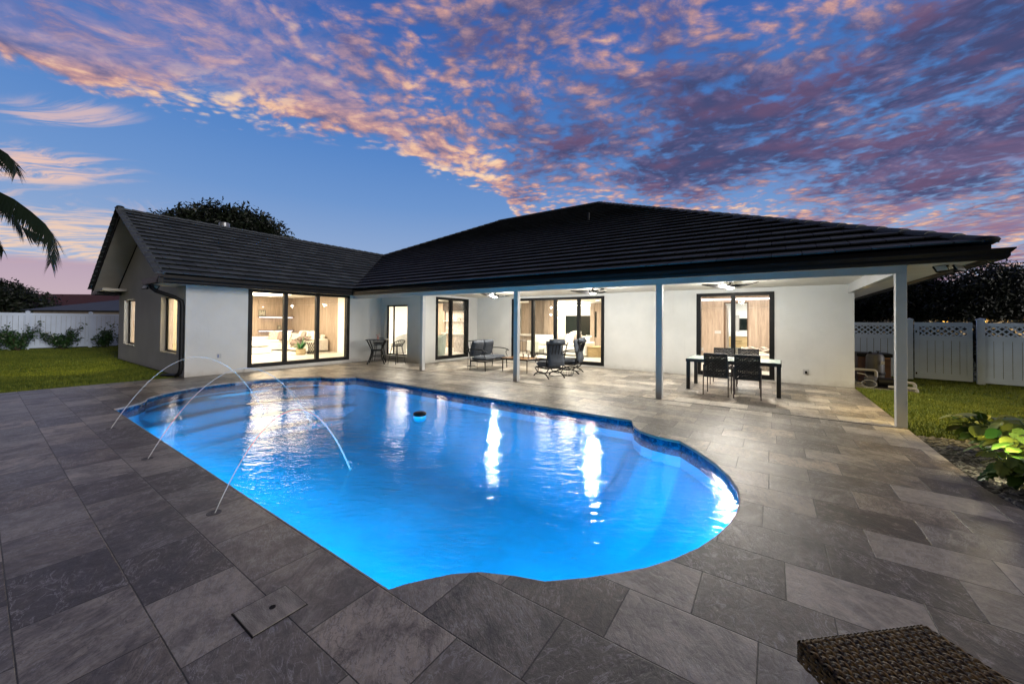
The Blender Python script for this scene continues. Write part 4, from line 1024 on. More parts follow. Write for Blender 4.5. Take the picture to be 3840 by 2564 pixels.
broadleaf('yellow green plant spilling towards the deck just before the spotlight', (2.00, 5.95, 0), 21, 30, .20, .30, .15)
broadleaf('leafy plant filling the gap between the post side plants', (2.33, 6.95, 0), 22, 34, .30, .44, .18)
broadleaf('lowest broad leaved plant at the deck bend', (2.12, 5.40, 0), 9, 20, .20, .22, .13)
T_ = thing('garden_spotlight', 'small bright garden spotlight lying low among the pebbles', 'spotlight', (2.14, 6.30, 0))
b = S(); b.tube([(0, 0, -.03), (0, 0, .07)], .008, 6); b.build('stake', black, T_)
b = S(); b.tube([(-.05, -.02, .07), (.03, .03, .09)], [.026, .032], 12); b.build('housing', black, T_)
b = S(); b.tube([(.031, .0305, .0905), (.035, .033, .0915)], [.028, .028], 12); b.build('lens', bulb, T_)
lamp('SPOT', (2.19, 6.35, .10), 28, (1, .84, .42), .03, (.5, .6, .35), cone=R(165)); lamp('POINT', (2.04, 6.3, .34), 18, (1, .84, .5), .03)

# --- neighbours
def neighbour(name, label, c, rz, wx, wy, h, rh, rm, wm, hip=True, wins=()):
    T_ = thing(name, label, 'house', c, rz)
    b = MB(); b.box(-wx, wx, -wy, wy, 0, h); b.build('wall', wm, T_)
    r_ = MB(); e = .6; X, Y = wx+e, wy+e; k = Y if hip else 0
    r_.add([(-X, -Y, h), (X, -Y, h), (X, Y, h), (-X, Y, h), (-X+k, 0, h+rh), (X-k, 0, h+rh)], [(0, 1, 5, 4), (1, 2, 5), (2, 3, 4, 5), (3, 0, 4), (0, 3, 2, 1)])
    r_.uv = [(.5, 0, 0)]*6; r_.build('roof', rm, T_)
    for (x0, x1, z0, z1) in wins: b = MB(); b.box(x0, x1, -wy-.02, -wy+.02, z0, z1); b.build('window', MATS['night_glass'], T_)
    return T_
def barrel_fn(t, b):
    p = obc(t); s = t.sep(p); w = t.m('ABSOLUTE', t.m('SINE', t.m('MULTIPLY', s[0], 9))); r_ = t.m('FRACT', t.m('MULTIPLY', s[1], 2.2))
    c = t.mix(t.noise(p, 3, 4), (.10, .022, .014), (.20, .06, .04)); c = t.mix(t.ss(w, .35, .1), c, (.015, .006, .005)); c = t.mix(t.ss(r_, .2, .05), c, (.02, .008, .006))
    t.put(b.inputs['Base Color'], c); bump(t, b, w, .05)
barrel = mat('barrel_tile', rough=.8, fn=barrel_fn)
stucco_d = M_('dim_stucco', (.30, .26, .22), .9, .1, 2, 40, .004)
q = Vector((-1.48*54, .19*54, 0)); neighbour('neighbour_house', 'neighbouring house with red barrel tile roof beyond the left fence', tuple(q), R(32), 9.2, 5, 2.9, 2.1, barrel, stucco_d, hip=False)
q = Vector((-1.25*42, .36*42, 0)); neighbour('neighbour_house', 'neighbouring house with dark hip roof, between the red roof and the gable', tuple(q), R(35), 12, 6, 2.3, 1.8, roof_m, stucco_d)
q = AF(1.17*52, 52)
nb = neighbour('neighbour_house', 'neighbouring house with brightly lit yellow wall above the right fence', tuple(q), math.atan2(.57, .82)+R(4), 9.5, 5, 2.5, 1.5, barrel, M_('lit_stucco', (.75, .62, .38), .9, .05, 2, 40, .003), wins=((-4.2, -2.2, 1.2, 2.2), (1.6, 3.6, 1.2, 2.2), (5.8, 7.2, 1.2, 2.25)))
nf = -F3; wp = q+nf*7.4
for dx in (-7, -2, 3, 8): lamp('AREA', tuple(wp+R3*dx-nf*1.6+Vector((0, 0, 2.35))), 130 if dx > 5 else 45, (1, .60, .14), .4, (-nf.x, -nf.y, -.8))
# fallen light: little lamp seen through the lattice
q2 = AF(1.222*26, 26, 1.42)
T_ = thing('porch_lamp', 'small bright lamp glowing through the fence lattice on the right', 'lamp', (q2.x, q2.y, 0))
b = S(); b.tube([(0, 0, 0), (0, 0, 1.36)], .03, 8); b.build('post', black, T_)
b = S(); b.lathe([(.02, 0), (.09, .03), (.09, .09), (.02, .13)], (0, 0, 1.36), 12); b.build('lamp_globe', bulb, T_)

# ================================================================== POOL THINGS
for i, (x, hx, lab) in enumerate(((-7.853, -6.7, 'farthest'), (-5.843, -4.9, 'middle'), (-3.77, -2.6, 'nearest'))):
    T_ = thing('fountain_nozzle', {'farthest': 'round deck nozzle with a thin water jet, farthest from the camera', 'middle': 'round deck nozzle with a thin water jet, middle of three', 'nearest': 'round deck nozzle with a thin water jet, closest to the camera'}[lab], 'fountain jet', (x, 1.16, 0), 0, 'deck water jets')
    b = S(); b.lathe([(.052, -.004), (.052, .0025), (.044, .004), (.042, .0015), (.02, .0015), (.018, .004), (0, .004)], (-.015, 0, 0), 24); b.build('rim', M_('nozzle_grey', (.10, .095, .09), .5), T_)
    end = [(-7.558-x+.0, 3.047-1.16), (-5.874-x, 3.059-1.16), (-3.90-x, 2.45-1.16)][i]
    hgt = (1.02, .98, .76)[i]; pts = []; rs = []
    for k in range(41):
        s_ = k/40; z = 4*hgt*s_*(1-s_*1.0)-.085*s_; pts.append((end[0]*s_, end[1]*s_+.0, z)); rs.append(.0034+.002*s_+.010*max(0, s_-.5)**1.3)
    b = S(); b.tube(pts, rs, 7)
    jm = MATS.get('water_jet')
    if not jm:
        jm = bpy.data.materials.new('water_jet'); jm.use_nodes = True; t = NT(jm.node_tree); jm.node_tree.nodes.clear(); MATS['water_jet'] = jm
        o_ = t.sep(obc(t)); tr_ = t.n('ShaderNodeBsdfTransparent'); df_ = t.n('ShaderNodeBsdfPrincipled'); df_.inputs['Base Color'].default_value = (.85, .86, .88, 1); df_.inputs['Roughness'].default_value = .25; df_.inputs['Specular IOR Level'].default_value = .8
        mx = t.n('ShaderNodeMixShader'); t.put(mx.inputs[0], t.m('MULTIPLY', t.mr(o_[1], .30, 1.55, .82, .22), t.mr(t.noise(obc(t), 40, 3), .3, .7, .8, 1.0))); t.l.new(tr_.outputs[0], mx.inputs[1]); t.l.new(df_.outputs[0], mx.inputs[2])
        t.l.new(mx.outputs[0], t.n('ShaderNodeOutputMaterial').inputs[0])
    b.build('water_jet', jm, T_)
    b = S(); gg = random.Random(i)
    for k in range(46 if i < 2 else 14):
        a_ = gg.uniform(0, math.tau); rr = abs(gg.gauss(0, .09)); zz2 = gg.uniform(0, .10)*math.exp(-rr*9)
        cpt = (end[0]+rr*math.cos(a_), end[1]+rr*math.sin(a_), -.066+zz2); r0 = gg.uniform(.0025, .006)
        b.lathe([(0, -r0), (r0*.8, -r0*.5), (r0, 0), (r0*.7, r0*.6), (0, r0)], cpt, 6)
    for k in range(26):
        s_ = gg.uniform(.72, .99); cpt = (end[0]*s_+gg.gauss(0, .012), end[1]*s_+gg.gauss(0, .012), 4*hgt*s_*(1-s_)-.085*s_+gg.gauss(0, .012)); r0 = gg.uniform(.002, .0045)
        b.lathe([(0, -r0), (r0, 0), (0, r0)], cpt, 5)
    b.build('splash_drops', MATS.get('drop') or M_('drop', (.75, .80, .85), .1, .05, 5, 60, 0), T_)
T_ = thing('pool_floater', 'small round dark floater with blue lit rim drifting on the water', 'floater', (-5.02, 4.45, -.085))
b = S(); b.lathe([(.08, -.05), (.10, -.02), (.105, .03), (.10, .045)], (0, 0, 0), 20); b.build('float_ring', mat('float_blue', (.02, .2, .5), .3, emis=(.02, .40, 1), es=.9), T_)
b = S(); b.lathe([(.10, .042), (.112, .05), (.112, .085), (.095, .098), (0, .103)], (0, 0, 0), 20); b.build('cap', black, T_)
# skimmer lid set in the deck
T_ = thing('skimmer_lid', 'stone access lid with a dark finger hole in the pavers near the camera', 'deck lid', (-2.275, .962, 0), 0)
b = MB(); b.box(-.126, .126, -.132, .132, .0, .006, None, .002); lid = b.build('stone_lid', M_('lid_stone', (.37, .34, .295), .6, .35, 5, 60, .004, (1, 3, 1)), T_)
b = MB()
for (x0, x1, y0, y1) in ((-.134, .134, -.140, -.1325), (-.134, .134, .1325, .136), (-.1335, -.127, -.132, .132), (.127, .131, -.132, .132)): b.box(x0, x1, y0, y1, .0, .0025)
b.build('gap', mat('joint_black', (.004, .004, .004), .9), T_)
b = S(); b.lathe([(.016, .0062), (.016, .0085), (0, .0085)], (0, .01, 0), 16); b.build('finger_hole', MATS['joint_black'], T_)
# --- wicker lounger, front right (only its foot end shows)
LA = Vector((.086, 1.854, 0)); LB = Vector((.517, 2.256, 0)); wd = (LB-LA); WL = wd.length; wd.normalize(); ld = Vector((wd.y, -wd.x, 0)); la = math.atan2(ld.y, ld.x)
T_ = thing('wicker_lounger', 'brown woven wicker lounger, its flat foot end in the bottom right corner', 'lounger', (LA.x, LA.y, 0), la)
# local x: along the length, local y: across, +y towards LB
LN = 1.9; zt_ = .375; th = .085
b = MB(); b.box(.010, LN, .010, WL-.010, zt_-th, zt_-.010, None, .014); b.build('frame', black, T_)
wv = S(); sp, cr_ = .0165, .025
def ribbon(pts, w, nrm, across, h=.0022):
    o_ = len(wv.v)
    for p in pts:
        for j, hh in ((-1, 0), (-.5, h), (.5, h), (1, 0)): wv.v.append(tuple(Vector(p)+Vector(across)*j*w/2+Vector(nrm)*hh))
    for i in range(len(pts)-1):
        for j in range(3): a_ = o_+i*4+j; wv.f.append((a_, a_+1, a_+5, a_+4))
g = random.Random(1)
nl = int(WL/sp); nc = int(LN/cr_); sp = WL/nl; cr_ = LN/nc
def edge_z(dd): return -.012*max(0, 1-dd/.016)**2
for j in range(nl):                       # strands along the length, two up two down
    y = (j+.5)*sp; pts = []
    for i in range(nc*4+1):
        x = i*cr_/4; ph = math.sin(math.pi*(x/cr_)/1.0+math.pi*(j//1 % 2)); pts.append((x, y+g.uniform(-.0006, .0006), zt_-.0065+.0042*ph+edge_z(x)+edge_z(min(y, WL-y))))
    ribbon(pts, sp*.80, (0, 0, 1), (0, 1, 0))
    pts = [(-.0035-.0035*math.sin(math.pi*k/3+math.pi*(j % 2)), y, zt_-.012-k*(th-.012)/12) for k in range(13)]
    ribbon(pts, sp*.80, (-1, 0, 0), (0, 1, 0))
for i in range(nc):                       # strands across, then down both sides
    x = (i+.5)*cr_; pts = []
    for j in range(nl*2+1):
        y = j*sp/2; ph = math.sin(math.pi*(y/sp-.5)+math.pi*(i % 2)+math.pi*.5*0); pts.append((x, y, zt_-.0085-.0030*math.cos(math.pi*(y/sp))*(1 if i % 2 else -1)+edge_z(min(y, WL-y))))
    ribbon(pts, cr_*.62, (0, 0, 1), (1, 0, 0))
    for yy, sg in ((0, -1), (WL, 1)):
        pts = [(x, yy+sg*(.0035+.0035*math.sin(math.pi*k/3+math.pi*(i % 2))), zt_-.012-k*(th-.012)/12) for k in range(13)]
        ribbon(pts, cr_*.62, (0, sg, 0), (1, 0, 0))
for k in range(5):
    z = zt_-.020-k*.0155
    for yy, sg in ((0, -1), (WL, 1)):
        ribbon([(x*cr_/3, yy+sg*(.0035-.0035*math.sin(math.pi*x/3+math.pi*k)), z) for x in range(nc*3)], .0115, (0, sg, 0), (0, 0, 1))
    ribbon([(-.0035+.0035*math.sin(math.pi*(y/3)+math.pi*k), y*sp/3, z) for y in range(nl*3+1)], .0115, (-1, 0, 0), (0, 0, 1))
wv.build('woven_top', wicker_br, T_)
for (x, y) in ((.10, .06), (.10, WL-.06), (LN-.1, .06), (LN-.1, WL-.06)):
    b = MB(); b.box(x-.025, x+.025, y-.025, y+.025, 0, zt_-th); b.build('leg', black, T_)
bk = MB(); bk.box(LN+.01, LN+.55, .02, WL-.02, zt_-.05, zt_-.01, Matrix.Translation((LN, 0, zt_)) @ Matrix.Rotation(R(-42), 4, 'Y') @ Matrix.Translation((-LN, 0, -zt_)), .01); bk.build('backrest', wicker_br, T_)

# ================================================================== POOL EQUIPMENT beside the house
gm = M_('grey_plastic', (.045, .043, .042), .5, .2, 5, 60, .001)
pb = thing('equipment_pad', 'low concrete pad under the pool equipment beside the house', 'concrete pad', (2.3, 13.6, -.03))
b = MB(); b.box(-.55, .55, -.75, 1.1, 0, .05, None, .01); b.build('slab', M_('concrete', (.25, .24, .22), .9, .2, 5, 60, .003), pb)
T_ = thing('pool_heater', 'dark pool heater box with brown side panel beside the fence', 'pool heater', (2.3, 14.0, .02))
b = MB(); b.box(-.33, .33, -.02, .55, .03, .70, None, .02); b.build('body', M_('brown_panel', (.07, .03, .018), .6, .3, 5, 60, 0), T_)
b = MB(); b.box(-.36, .36, -.05, .58, .705, .80, None, .02); b.build('top_cover', black, T_)
b = MB(); b.box(-.08, .30, -.035, -.022, .66, .69); b.build('trim_strip', M_('copper_strip', (.3, .16, .08), .5), T_)
T_ = thing('pool_filter', 'grey barrel pool filter with a pressure gauge on top', 'pool filter', (2.24, 13.55, .02))
b = S(); b.lathe([(.15, 0), (.18, .05), (.185, .35), (.18, .74), (.15, .80), (.06, .83), (0, .83)], n=24); b.build('tank', gm, T_)
b = S(); b.tube([(.06, 0, .82), (.06, 0, .88)], .015, 8); b.lathe([(.0, 0), (.045, .0), (.045, .02), (0, .02)], (.06, 0, .87), 14); b.build('pressure_gauge', black, T_)
b = S(); b.lathe([(.04, 0), (.04, .03), (.02, .05), (0, .05)], (-.09, 0, .82), 12); b.build('air_valve', black, T_)
b = S(); b.lathe([(.195, .28), (.20, .30), (.20, .33), (.195, .35)], n=24); b.build('clamp_band', black, T_)
b = MB(); b.box(.08, .15, -.20, -.175, .56, .64); b.build('warning_sticker', trim, T_)
T_ = thing('pool_pump', 'black pool pump lying low in front of the filter', 'pump', (2.25, 12.98, .02))
b = S(); b.tube([(-.05, 0, .15), (.28, 0, .15)], [.11, .11], 16); b.build('motor', black, T_)
b = S(); b.lathe([(.11, 0), (.13, .02), (.13, .22), (.11, .24), (.03, .27), (0, .27)], (-.18, 0, .02), 16); b.build('strainer_pot', gm, T_)
b = MB(); b.box(-.25, .32, -.10, .10, 0, .03); b.build('base', black, T_)
def pipe(label, pts, r=.03, col=None):
    o_ = S().tube(pts, r, 10).build('pool_pipe', pvc); o_.location = (0, 0, 0); tag(o_, label, 'pipe', 'cream pool pipes')
def rbend(pts, r=.05, n_=4):
    out = [Vector(pts[0])]
    for i in range(1, len(pts)-1):
        a, b_, c = map(Vector, pts[i-1:i+2]); p0 = b_+(a-b_).normalized()*r; p1 = b_+(c-b_).normalized()*r
        for k in range(n_+1): t_ = k/n_; out.append(p0*(1-t_)**2+b_*2*t_*(1-t_)+p1*t_*t_)
    return out+[Vector(pts[-1])]
pipe('cream pool pipe bent down beside the house corner', rbend([(1.80, 13.3, .42), (2.22, 13.3, .42), (2.22, 13.3, .22)], .07), .035)
pipe('upper cream pool pipe showing right of the patio post', rbend([(2.35, 13.0, .19), (2.85, 13.0, .19), (2.85, 13.0, -.03)], .07), .035)
pipe('lower cream pool pipe showing right of the patio post', rbend([(2.35, 12.80, .08), (2.84, 12.80, .08), (2.84, 12.80, -.05)], .06), .035)
o_ = S().tube([(1.80, 12.95, .36), (1.95, 12.93, .34), (2.02, 12.92, .25), (1.98, 12.92, .14), (1.8, 12.93, .10)], .013, 8).build('garden_hose', pvc); tag(o_, 'cream hose curling by the house corner behind the post', 'hose')
o_ = S().tube([(2.0+.14*math.cos(a), 12.75+.05*math.sin(a), .13+.08*math.sin(a)) for a in np.linspace(0, math.tau, 24)], .010, 6).build('hose_coil', M_('grey_hose', (.2, .2, .2), .4)); tag(o_, 'grey coiled hose on the grass beside the pump', 'hose')
# floodlights under the eaves
def flood(label, loc, rz):
    T_ = thing('floodlight', label, 'floodlight', loc, rz, 'twin floodlights under the eaves')
    b = S(); b.lathe([(.05, -.03), (.05, 0)], n=12); b.build('base', black, T_)
    for sg in (1, -1):
        M = Matrix.Translation((sg*.11, -.05, -.09)) @ Matrix.Rotation(R(-35), 4, 'X') @ Matrix.Rotation(R(12*sg), 4, 'Z')
        b = MB(); b.box(-.08, .08, -.06, -.035, -.06, .06, M, .008); b.box(-.025, .025, -.035, .02, -.02, .02, M); h = b.build('lamp_head', black, T_)
        b = MB(); b.box(-.065, .065, -.0635, -.0605, -.045, .045, M); b.build('lens', M_('milky_lens', (.55, .55, .55), .3), h)
    return T_
flood('black twin floodlight under the right roof corner', (2.20, 8.55, 2.525), R(25))
flood('black twin floodlight under the eave return at the wing corner', (-13.72, 2.76, 2.50), R(40))
lamp('SPOT', (2.25, 8.48, 2.35), 330, (1, .72, .22), .06, (.30, .38, -.9), cone=R(120))
lamp('SPOT', (2.0, 12.9, 2.35), 22, (1, .66, .2), .05, (.1, -.7, -.9), cone=R(130))
lamp('SPOT', (-13.9, 2.60, 2.34), 420, (1, .78, .22), .05, (-.80, -.22, -.34), cone=R(48))

hz = thing('hedge', 'added low dark hedge behind the right lattice fence, darkening the lattice', 'hedge', tuple(P0+FD*5+Vector((.25, 1.2, 0))), FA)  # hedge added to block the neighbour's glow through the lattice
g = np.random.default_rng(15); hp = np.c_[g.uniform(-5.2, 6, 12000), g.uniform(-.5, .5, 12000), g.uniform(0, 1, 12000)**.6*1.60]
leafcloud('foliage', hz, leaf_dark, hp, .16, 16)
# ================================================================== PATIO FURNITURE
def curve3(pts, n_=6):
    P_ = [Vector(p) for p in pts]; P_ = [P_[0]*2-P_[1]]+P_+[P_[-1]*2-P_[-2]]; out = []
    for i in range(1, len(P_)-2):
        for k in range(n_):
            t_ = k/n_; a, b_, c, d_ = P_[i-1:i+3]
            out.append(.5*((2*b_)+(c-a)*t_+(2*a-5*b_+4*c-d_)*t_*t_+(3*b_-a-3*c+d_)*t_**3))
    return out+[P_[-2]]
RX = lambda a: Matrix.Rotation(R(a), 4, 'X')
TR = lambda x, y, z: Matrix.Translation((x, y, z))
def arms(T_, w, yb=-.28, yf=.30, zs=.42, za=.64):
    for sg in (-1, 1):
        x = sg*w/2
        b = S(); b.tube(curve3([(x, yb-.06, za+.03), (x, 0, za+.04), (x, yf-.05, za+.01), (x+sg*.01, yf+.06, za-.04)]), .016, 8)
        b.tube(curve3([(x, yf+.02, za-.01), (x, yf-.05, za-.10), (x, yf+.01, zs-.03)]), .012, 8); b.build('armrest', black, T_)
# loveseat: local +y is the facing direction
T_ = thing('loveseat', 'black metal patio loveseat with charcoal seat and back cushions', 'loveseat', (-7.86, 10.0, 0), R(-87))
arms(T_, 1.30)
b = MB(); b.box(-.65, .65, .27, .30, .28, .32); b.box(-.65, .65, -.30, -.27, .28, .32); b.box(-.65, -.62, -.27, .27, .28, .32); b.box(.62, .65, -.27, .27, .28, .32); b.build('seat_frame', black, T_)
b = S(); b.tube(curve3([(-.65, -.30, .30), (-.65, -.38, .70), (-.65, -.43, .92), (-.60, -.44, .935), (0, -.44, .95), (.60, -.44, .935), (.65, -.43, .92), (.65, -.38, .70), (.65, -.30, .30)], 5), .014, 8)
for k in range(9): x = -.52+k*.13; b.tube([(x, -.30, .32), (x, -.43, .93)], .007, 6)
b.build('back_frame', black, T_)
for (x, y0, y1) in ((-.64, .28, .30), (.64, .28, .30), (-.64, -.29, -.33), (.64, -.29, -.33)):
    b = S(); b.tube([(x, y0, .30), (x, y1, 0)], [.018, .014], 8); b.build('leg', black, T_)
for sg in (-1, 1):
    b = S(); b.pillow((sg*.31, .0, .385), .61, .60, .14, None, 12, 6); b.build('seat_cushion', grey_fab, T_)
    b = S(); b.pillow((0, 0, 0), .58, .56, .20, TR(sg*.30, -.31, .69) @ RX(76), 12, 5); b.build('back_cushion', grey_fab, T_)
# coffee table
T_ = thing('coffee_table', 'low patio table with warm brown top and thin dark legs', 'coffee table', (-6.62, 10.05, 0), R(-3))
b = MB(); b.box(-.52, .50, -.34, .34, .405, .44, None, .008); b.build('table_top', mat('table_slate', rough=.18, fn=wood_fn((.16, .07, .025), (.34, .17, .06), False)), T_)
b = MB(); b.box(-.54, .52, -.36, -.3405, .39, .435); b.box(-.54, .52, .3405, .36, .39, .435); b.box(-.54, -.5205, -.3405, .3405, .39, .435); b.box(.5005, .52, -.3405, .3405, .39, .435); b.build('edge_frame', black, T_)
for x in (-.49, .47):
    for y in (-.31, .31): b = S(); b.tube([(x, y, .40), (x, y, 0)], [.020, .014], 8); b.build('leg', walnut, T_)
def figurine(label, loc, s_):
    T_ = thing('wooden_figurine', label, 'figurine', loc, 0, 'small figurines on the patio table')
    b = S(); b.lathe([(.028, 0), (.022, .04), (.016, .07), (.02, .085)], n=12); b.build('body', walnut, T_)
    b = S(); b.lathe([(.01, 0), (.034*s_, .012), (.036*s_, .03), (.016, .052), (0, .056)], (0, 0, .085), 12); b.build('head', walnut, T_)
figurine('small dark wooden figurine with a narrow head, left on the patio table', (-6.49, 10.0, .44), .8); figurine('small dark wooden figurine with a wide cap, right on the patio table', (-6.33, 10.05, .44), 1.15)
# rocking chairs
def rocker(label, loc, rz):
    T_ = thing('rocking_chair', label, 'rocking chair', loc, rz, 'rocking chairs at the patio table')
    arms(T_, .60, -.30, .28, .42, .64)
    for sg in (-1, 1):
        x = sg*.26
        b = S(); b.tube(curve3([(x, .36, .25), (x, .22, .15), (x, .0, .11), (x, -.22, .15), (x, -.36, .27)], 6), .015, 8)      # upper spring arc
        b.build('rocker_spring', black, T_)
        b = S(); b.tube(curve3([(x*1.05, .40, .0), (x*1.05, .26, .10), (x*1.05, .0, .155), (x*1.05, -.26, .10), (x*1.05, -.40, 0)], 6), .019, 8); b.build('leg', black, T_)
    b = S()
    for (y, z) in ((.30, .06), (-.30, .06), (.0, .13)): b.tube([(-.27, y, z), (.27, y, z)], .010, 6)
    b.tube([(-.02, -.30, .06), (-.02, .30, .06)], .008, 6); b.build('base_stretcher', black, T_)
    b = MB(); b.box(-.29, .29, .25, .28, .26, .30); b.box(-.29, .29, -.28, -.25, .26, .30); b.box(-.29, -.26, -.25, .25, .26, .30); b.box(.26, .29, -.25, .25, .26, .30); b.build('seat_frame', black, T_)
    b = S(); b.tube(curve3([(-.29, -.27, .30), (-.30, -.36, .66), (-.31, -.45, .97), (-.315, -.50, 1.0)], 5), .016, 8); b.tube(curve3([(.29, -.27, .30), (.30, -.36, .66), (.31, -.45, .97), (.315, -.50, 1.0)], 5), .016, 8)
    b.tube([(-.31, -.45, .955), (.31, -.45, .955)], .018, 8)
    for k in range(4): x = -.165+k*.11; b.tube([(x, -.30, .33), (x, -.45, .95)], .013, 6)
    b.build('back_frame', black, T_)
    b = S(); b.pillow((0, .0, .375), .57, .60, .17, None, 12, 6); b.build('seat_cushion', grey_fab, T_)
    b = S(); b.pillow((0, 0, 0), .56, .74, .15, TR(0, -.31, .70) @ RX(77), 12, 5); b.pillow((0, 0, 0), .54, .17, .17, TR(0, -.415, 1.03) @ RX(70), 10, 4); b.build('back_cushion', grey_fab, T_)
rocker('charcoal cushioned rocking chair with its slatted back to the pool', (-5.33, 9.60, 0), R(63))
rocker('charcoal cushioned rocking chair seen side on, behind the other one', (-5.30, 10.85, 0), R(100))
# wire stand by the loveseat and wire basket
T_ = thing('wire_plant_stand', 'tall thin black wire stand beside the loveseat arm', 'plant stand', (-8.28, 9.58, 0))
b = S()
for z, r in ((.08, .17), (.10, .13), (.56, .17), (.66, .17)): b.tube([(r*math.cos(a), r*math.sin(a), z) for a in np.linspace(0, math.tau, 25)], .006, 5)
b.build('ring', black, T_)
for k in range(3): a = math.tau*k/3+.5; b = S(); b.tube([(.19*math.cos(a), .19*math.sin(a), 0), (.17*math.cos(a), .17*math.sin(a), .67)], .007, 6); b.build('leg', black, T_)
T_ = thing('wire_basket', 'low round black wire basket on the floor between the rocking chairs', 'basket', (-5.02, 10.18, 0))
b = S()
for z, r in ((.005, .15), (.06, .19), (.12, .20)): b.tube([(r*math.cos(a), r*math.sin(a), z) for a in np.linspace(0, math.tau, 21)], .004, 5)
for k in range(14): a = math.tau*k/14; b.tube([(.03*math.cos(a), .03*math.sin(a), .004), (.15*math.cos(a), .15*math.sin(a), .005), (.20*math.cos(a), .20*math.sin(a), .12)], .003, 4)
b.build('wire_body', black, T_)
# bistro set
T_ = thing('bistro_table', 'tall black square bistro table in the patio corner', 'bar table', (-12.03, 8.56, 0), R(48))
ht = .905
b = MB(); b.box(-.36, .36, -.36, .36, ht-.03, ht, None, .012); b.build('table_top', M_('smoked_table_top', (.05, .05, .055), .15, .2, 3, 60, 0), T_)
for (sx, sy) in ((-1, -1), (1, -1), (-1, 1), (1, 1)):
    b = S(); b.tube(curve3([(sx*.31, sy*.31, ht-.03), (sx*.22, sy*.22, .66), (sx*.17, sy*.17, .50), (sx*.20, sy*.20, .28), (sx*.30, sy*.30, 0)], 5), .021, 8); b.build('leg', black, T_)
b = MB(); b.box(-.19, .19, -.19, .19, .475, .525, None, .008); b.build('shelf', black, T_)
b = S()
for z in (.27, .31):
    for (p, q_) in (((-1, -1), (1, -1)), ((1, -1), (1, 1)), ((1, 1), (-1, 1)), ((-1, 1), (-1, -1))): b.tube([(p[0]*.20, p[1]*.20, z), (q_[0]*.20, q_[1]*.20, z)], .008, 6)
b.build('stretcher', black, T_)
def barstool(label, loc, rz):
    T_ = thing('bar_stool', label, 'bar stool', loc, rz, 'woven bar stools at the bistro table')
    sh = .66; b = S()
    for (r, z, yo) in ((.20, sh, 0), (.22, sh+.06, -.01)): b.tube([(r*math.cos(a), r*math.sin(a)*.95+yo, z) for a in np.linspace(0, math.tau, 25)], .012, 6)
    for k in range(9): x = -.18+k*.045; h_ = .19*math.cos(x/.2*1.3); b.tube([(x, -h_, sh), (x, h_, sh)], .007, 5)
    for k in range(7): y = -.15+k*.05; h_ = .19*math.cos(y/.2*1.3); b.tube([(-h_, y, sh+.003), (h_, y, sh+.003)], .007, 5)
    b.build('seat', black, T_)
    b = S(); rim = []
    for k in range(21):
        a = math.pi+.25-(0) + (math.pi-.5)*k/20; z = sh+.10+.13*math.sin(math.pi*k/20)**.8; rim.append((.26*math.cos(a), .27*math.sin(a)-.03, z))
    b.tube(curve3(rim, 2), .014, 6)
    for k in range(0, 21, 2):
        p = rim[k]; a = math.atan2(p[1]+.03, p[0]); b.tube([(.205*math.cos(a), .2*math.sin(a), sh), tuple(p)], .006, 5)
        if k < 19: q_ = rim[k+2]; a2 = math.atan2(q_[1]+.03, q_[0]); b.tube([(.205*math.cos(a2), .2*math.sin(a2), sh), tuple(p)], .005, 5)
    b.build('backrest', black, T_)
    for (sx, sy) in ((-1, -1), (1, -1), (-1, 1), (1, 1)):
        b = S(); b.tube([(sx*.13, sy*.13, sh-.01), (sx*.22, sy*.22, 0)], .011, 7); b.tube([(sx*.10, sy*.13, sh-.01), (sx*.155, sy*.175, .30)], .006, 5); b.build('leg', black, T_)
    b = S(); q_ = .185; b.tube([(-q_, -q_, .20), (q_, -q_, .20), (q_, q_, .20), (-q_, q_, .20), (-q_, -q_, .20)], .009, 6); b.build('footrest', black, T_)
barstool('black woven bar stool tucked behind the bistro table in the corner', (-12.62, 9.08, 0), R(222))
barstool('black woven bar stool in front of the nook window', (-11.38, 8.95, 0), R(90))
T_ = thing('flower_vase', 'pink glass vase with small white and red flowers on the bistro table', 'vase', (-12.12, 8.66, ht))
b = S(); b.lathe([(.025, 0), (.035, .02), (.03, .07), (.018, .10), (.024, .12)], n=14); b.build('vase', M_('pink_glass', (.55, .28, .25), .2, .2, 8, 60, 0), T_)
b = S(); g = random.Random(4)
for k in range(8):
    x, y, z = g.uniform(-.06, .06), g.uniform(-.05, .05), .13+g.uniform(0, .05); b.lathe([(0, -.02), (.018, -.012), (.022, .004), (.012, .018), (0, .02)], (x, y, z), 8)
b.build('flowers', M_('petals', (.62, .42, .38), .7, .5, 40, 60, 0), T_)
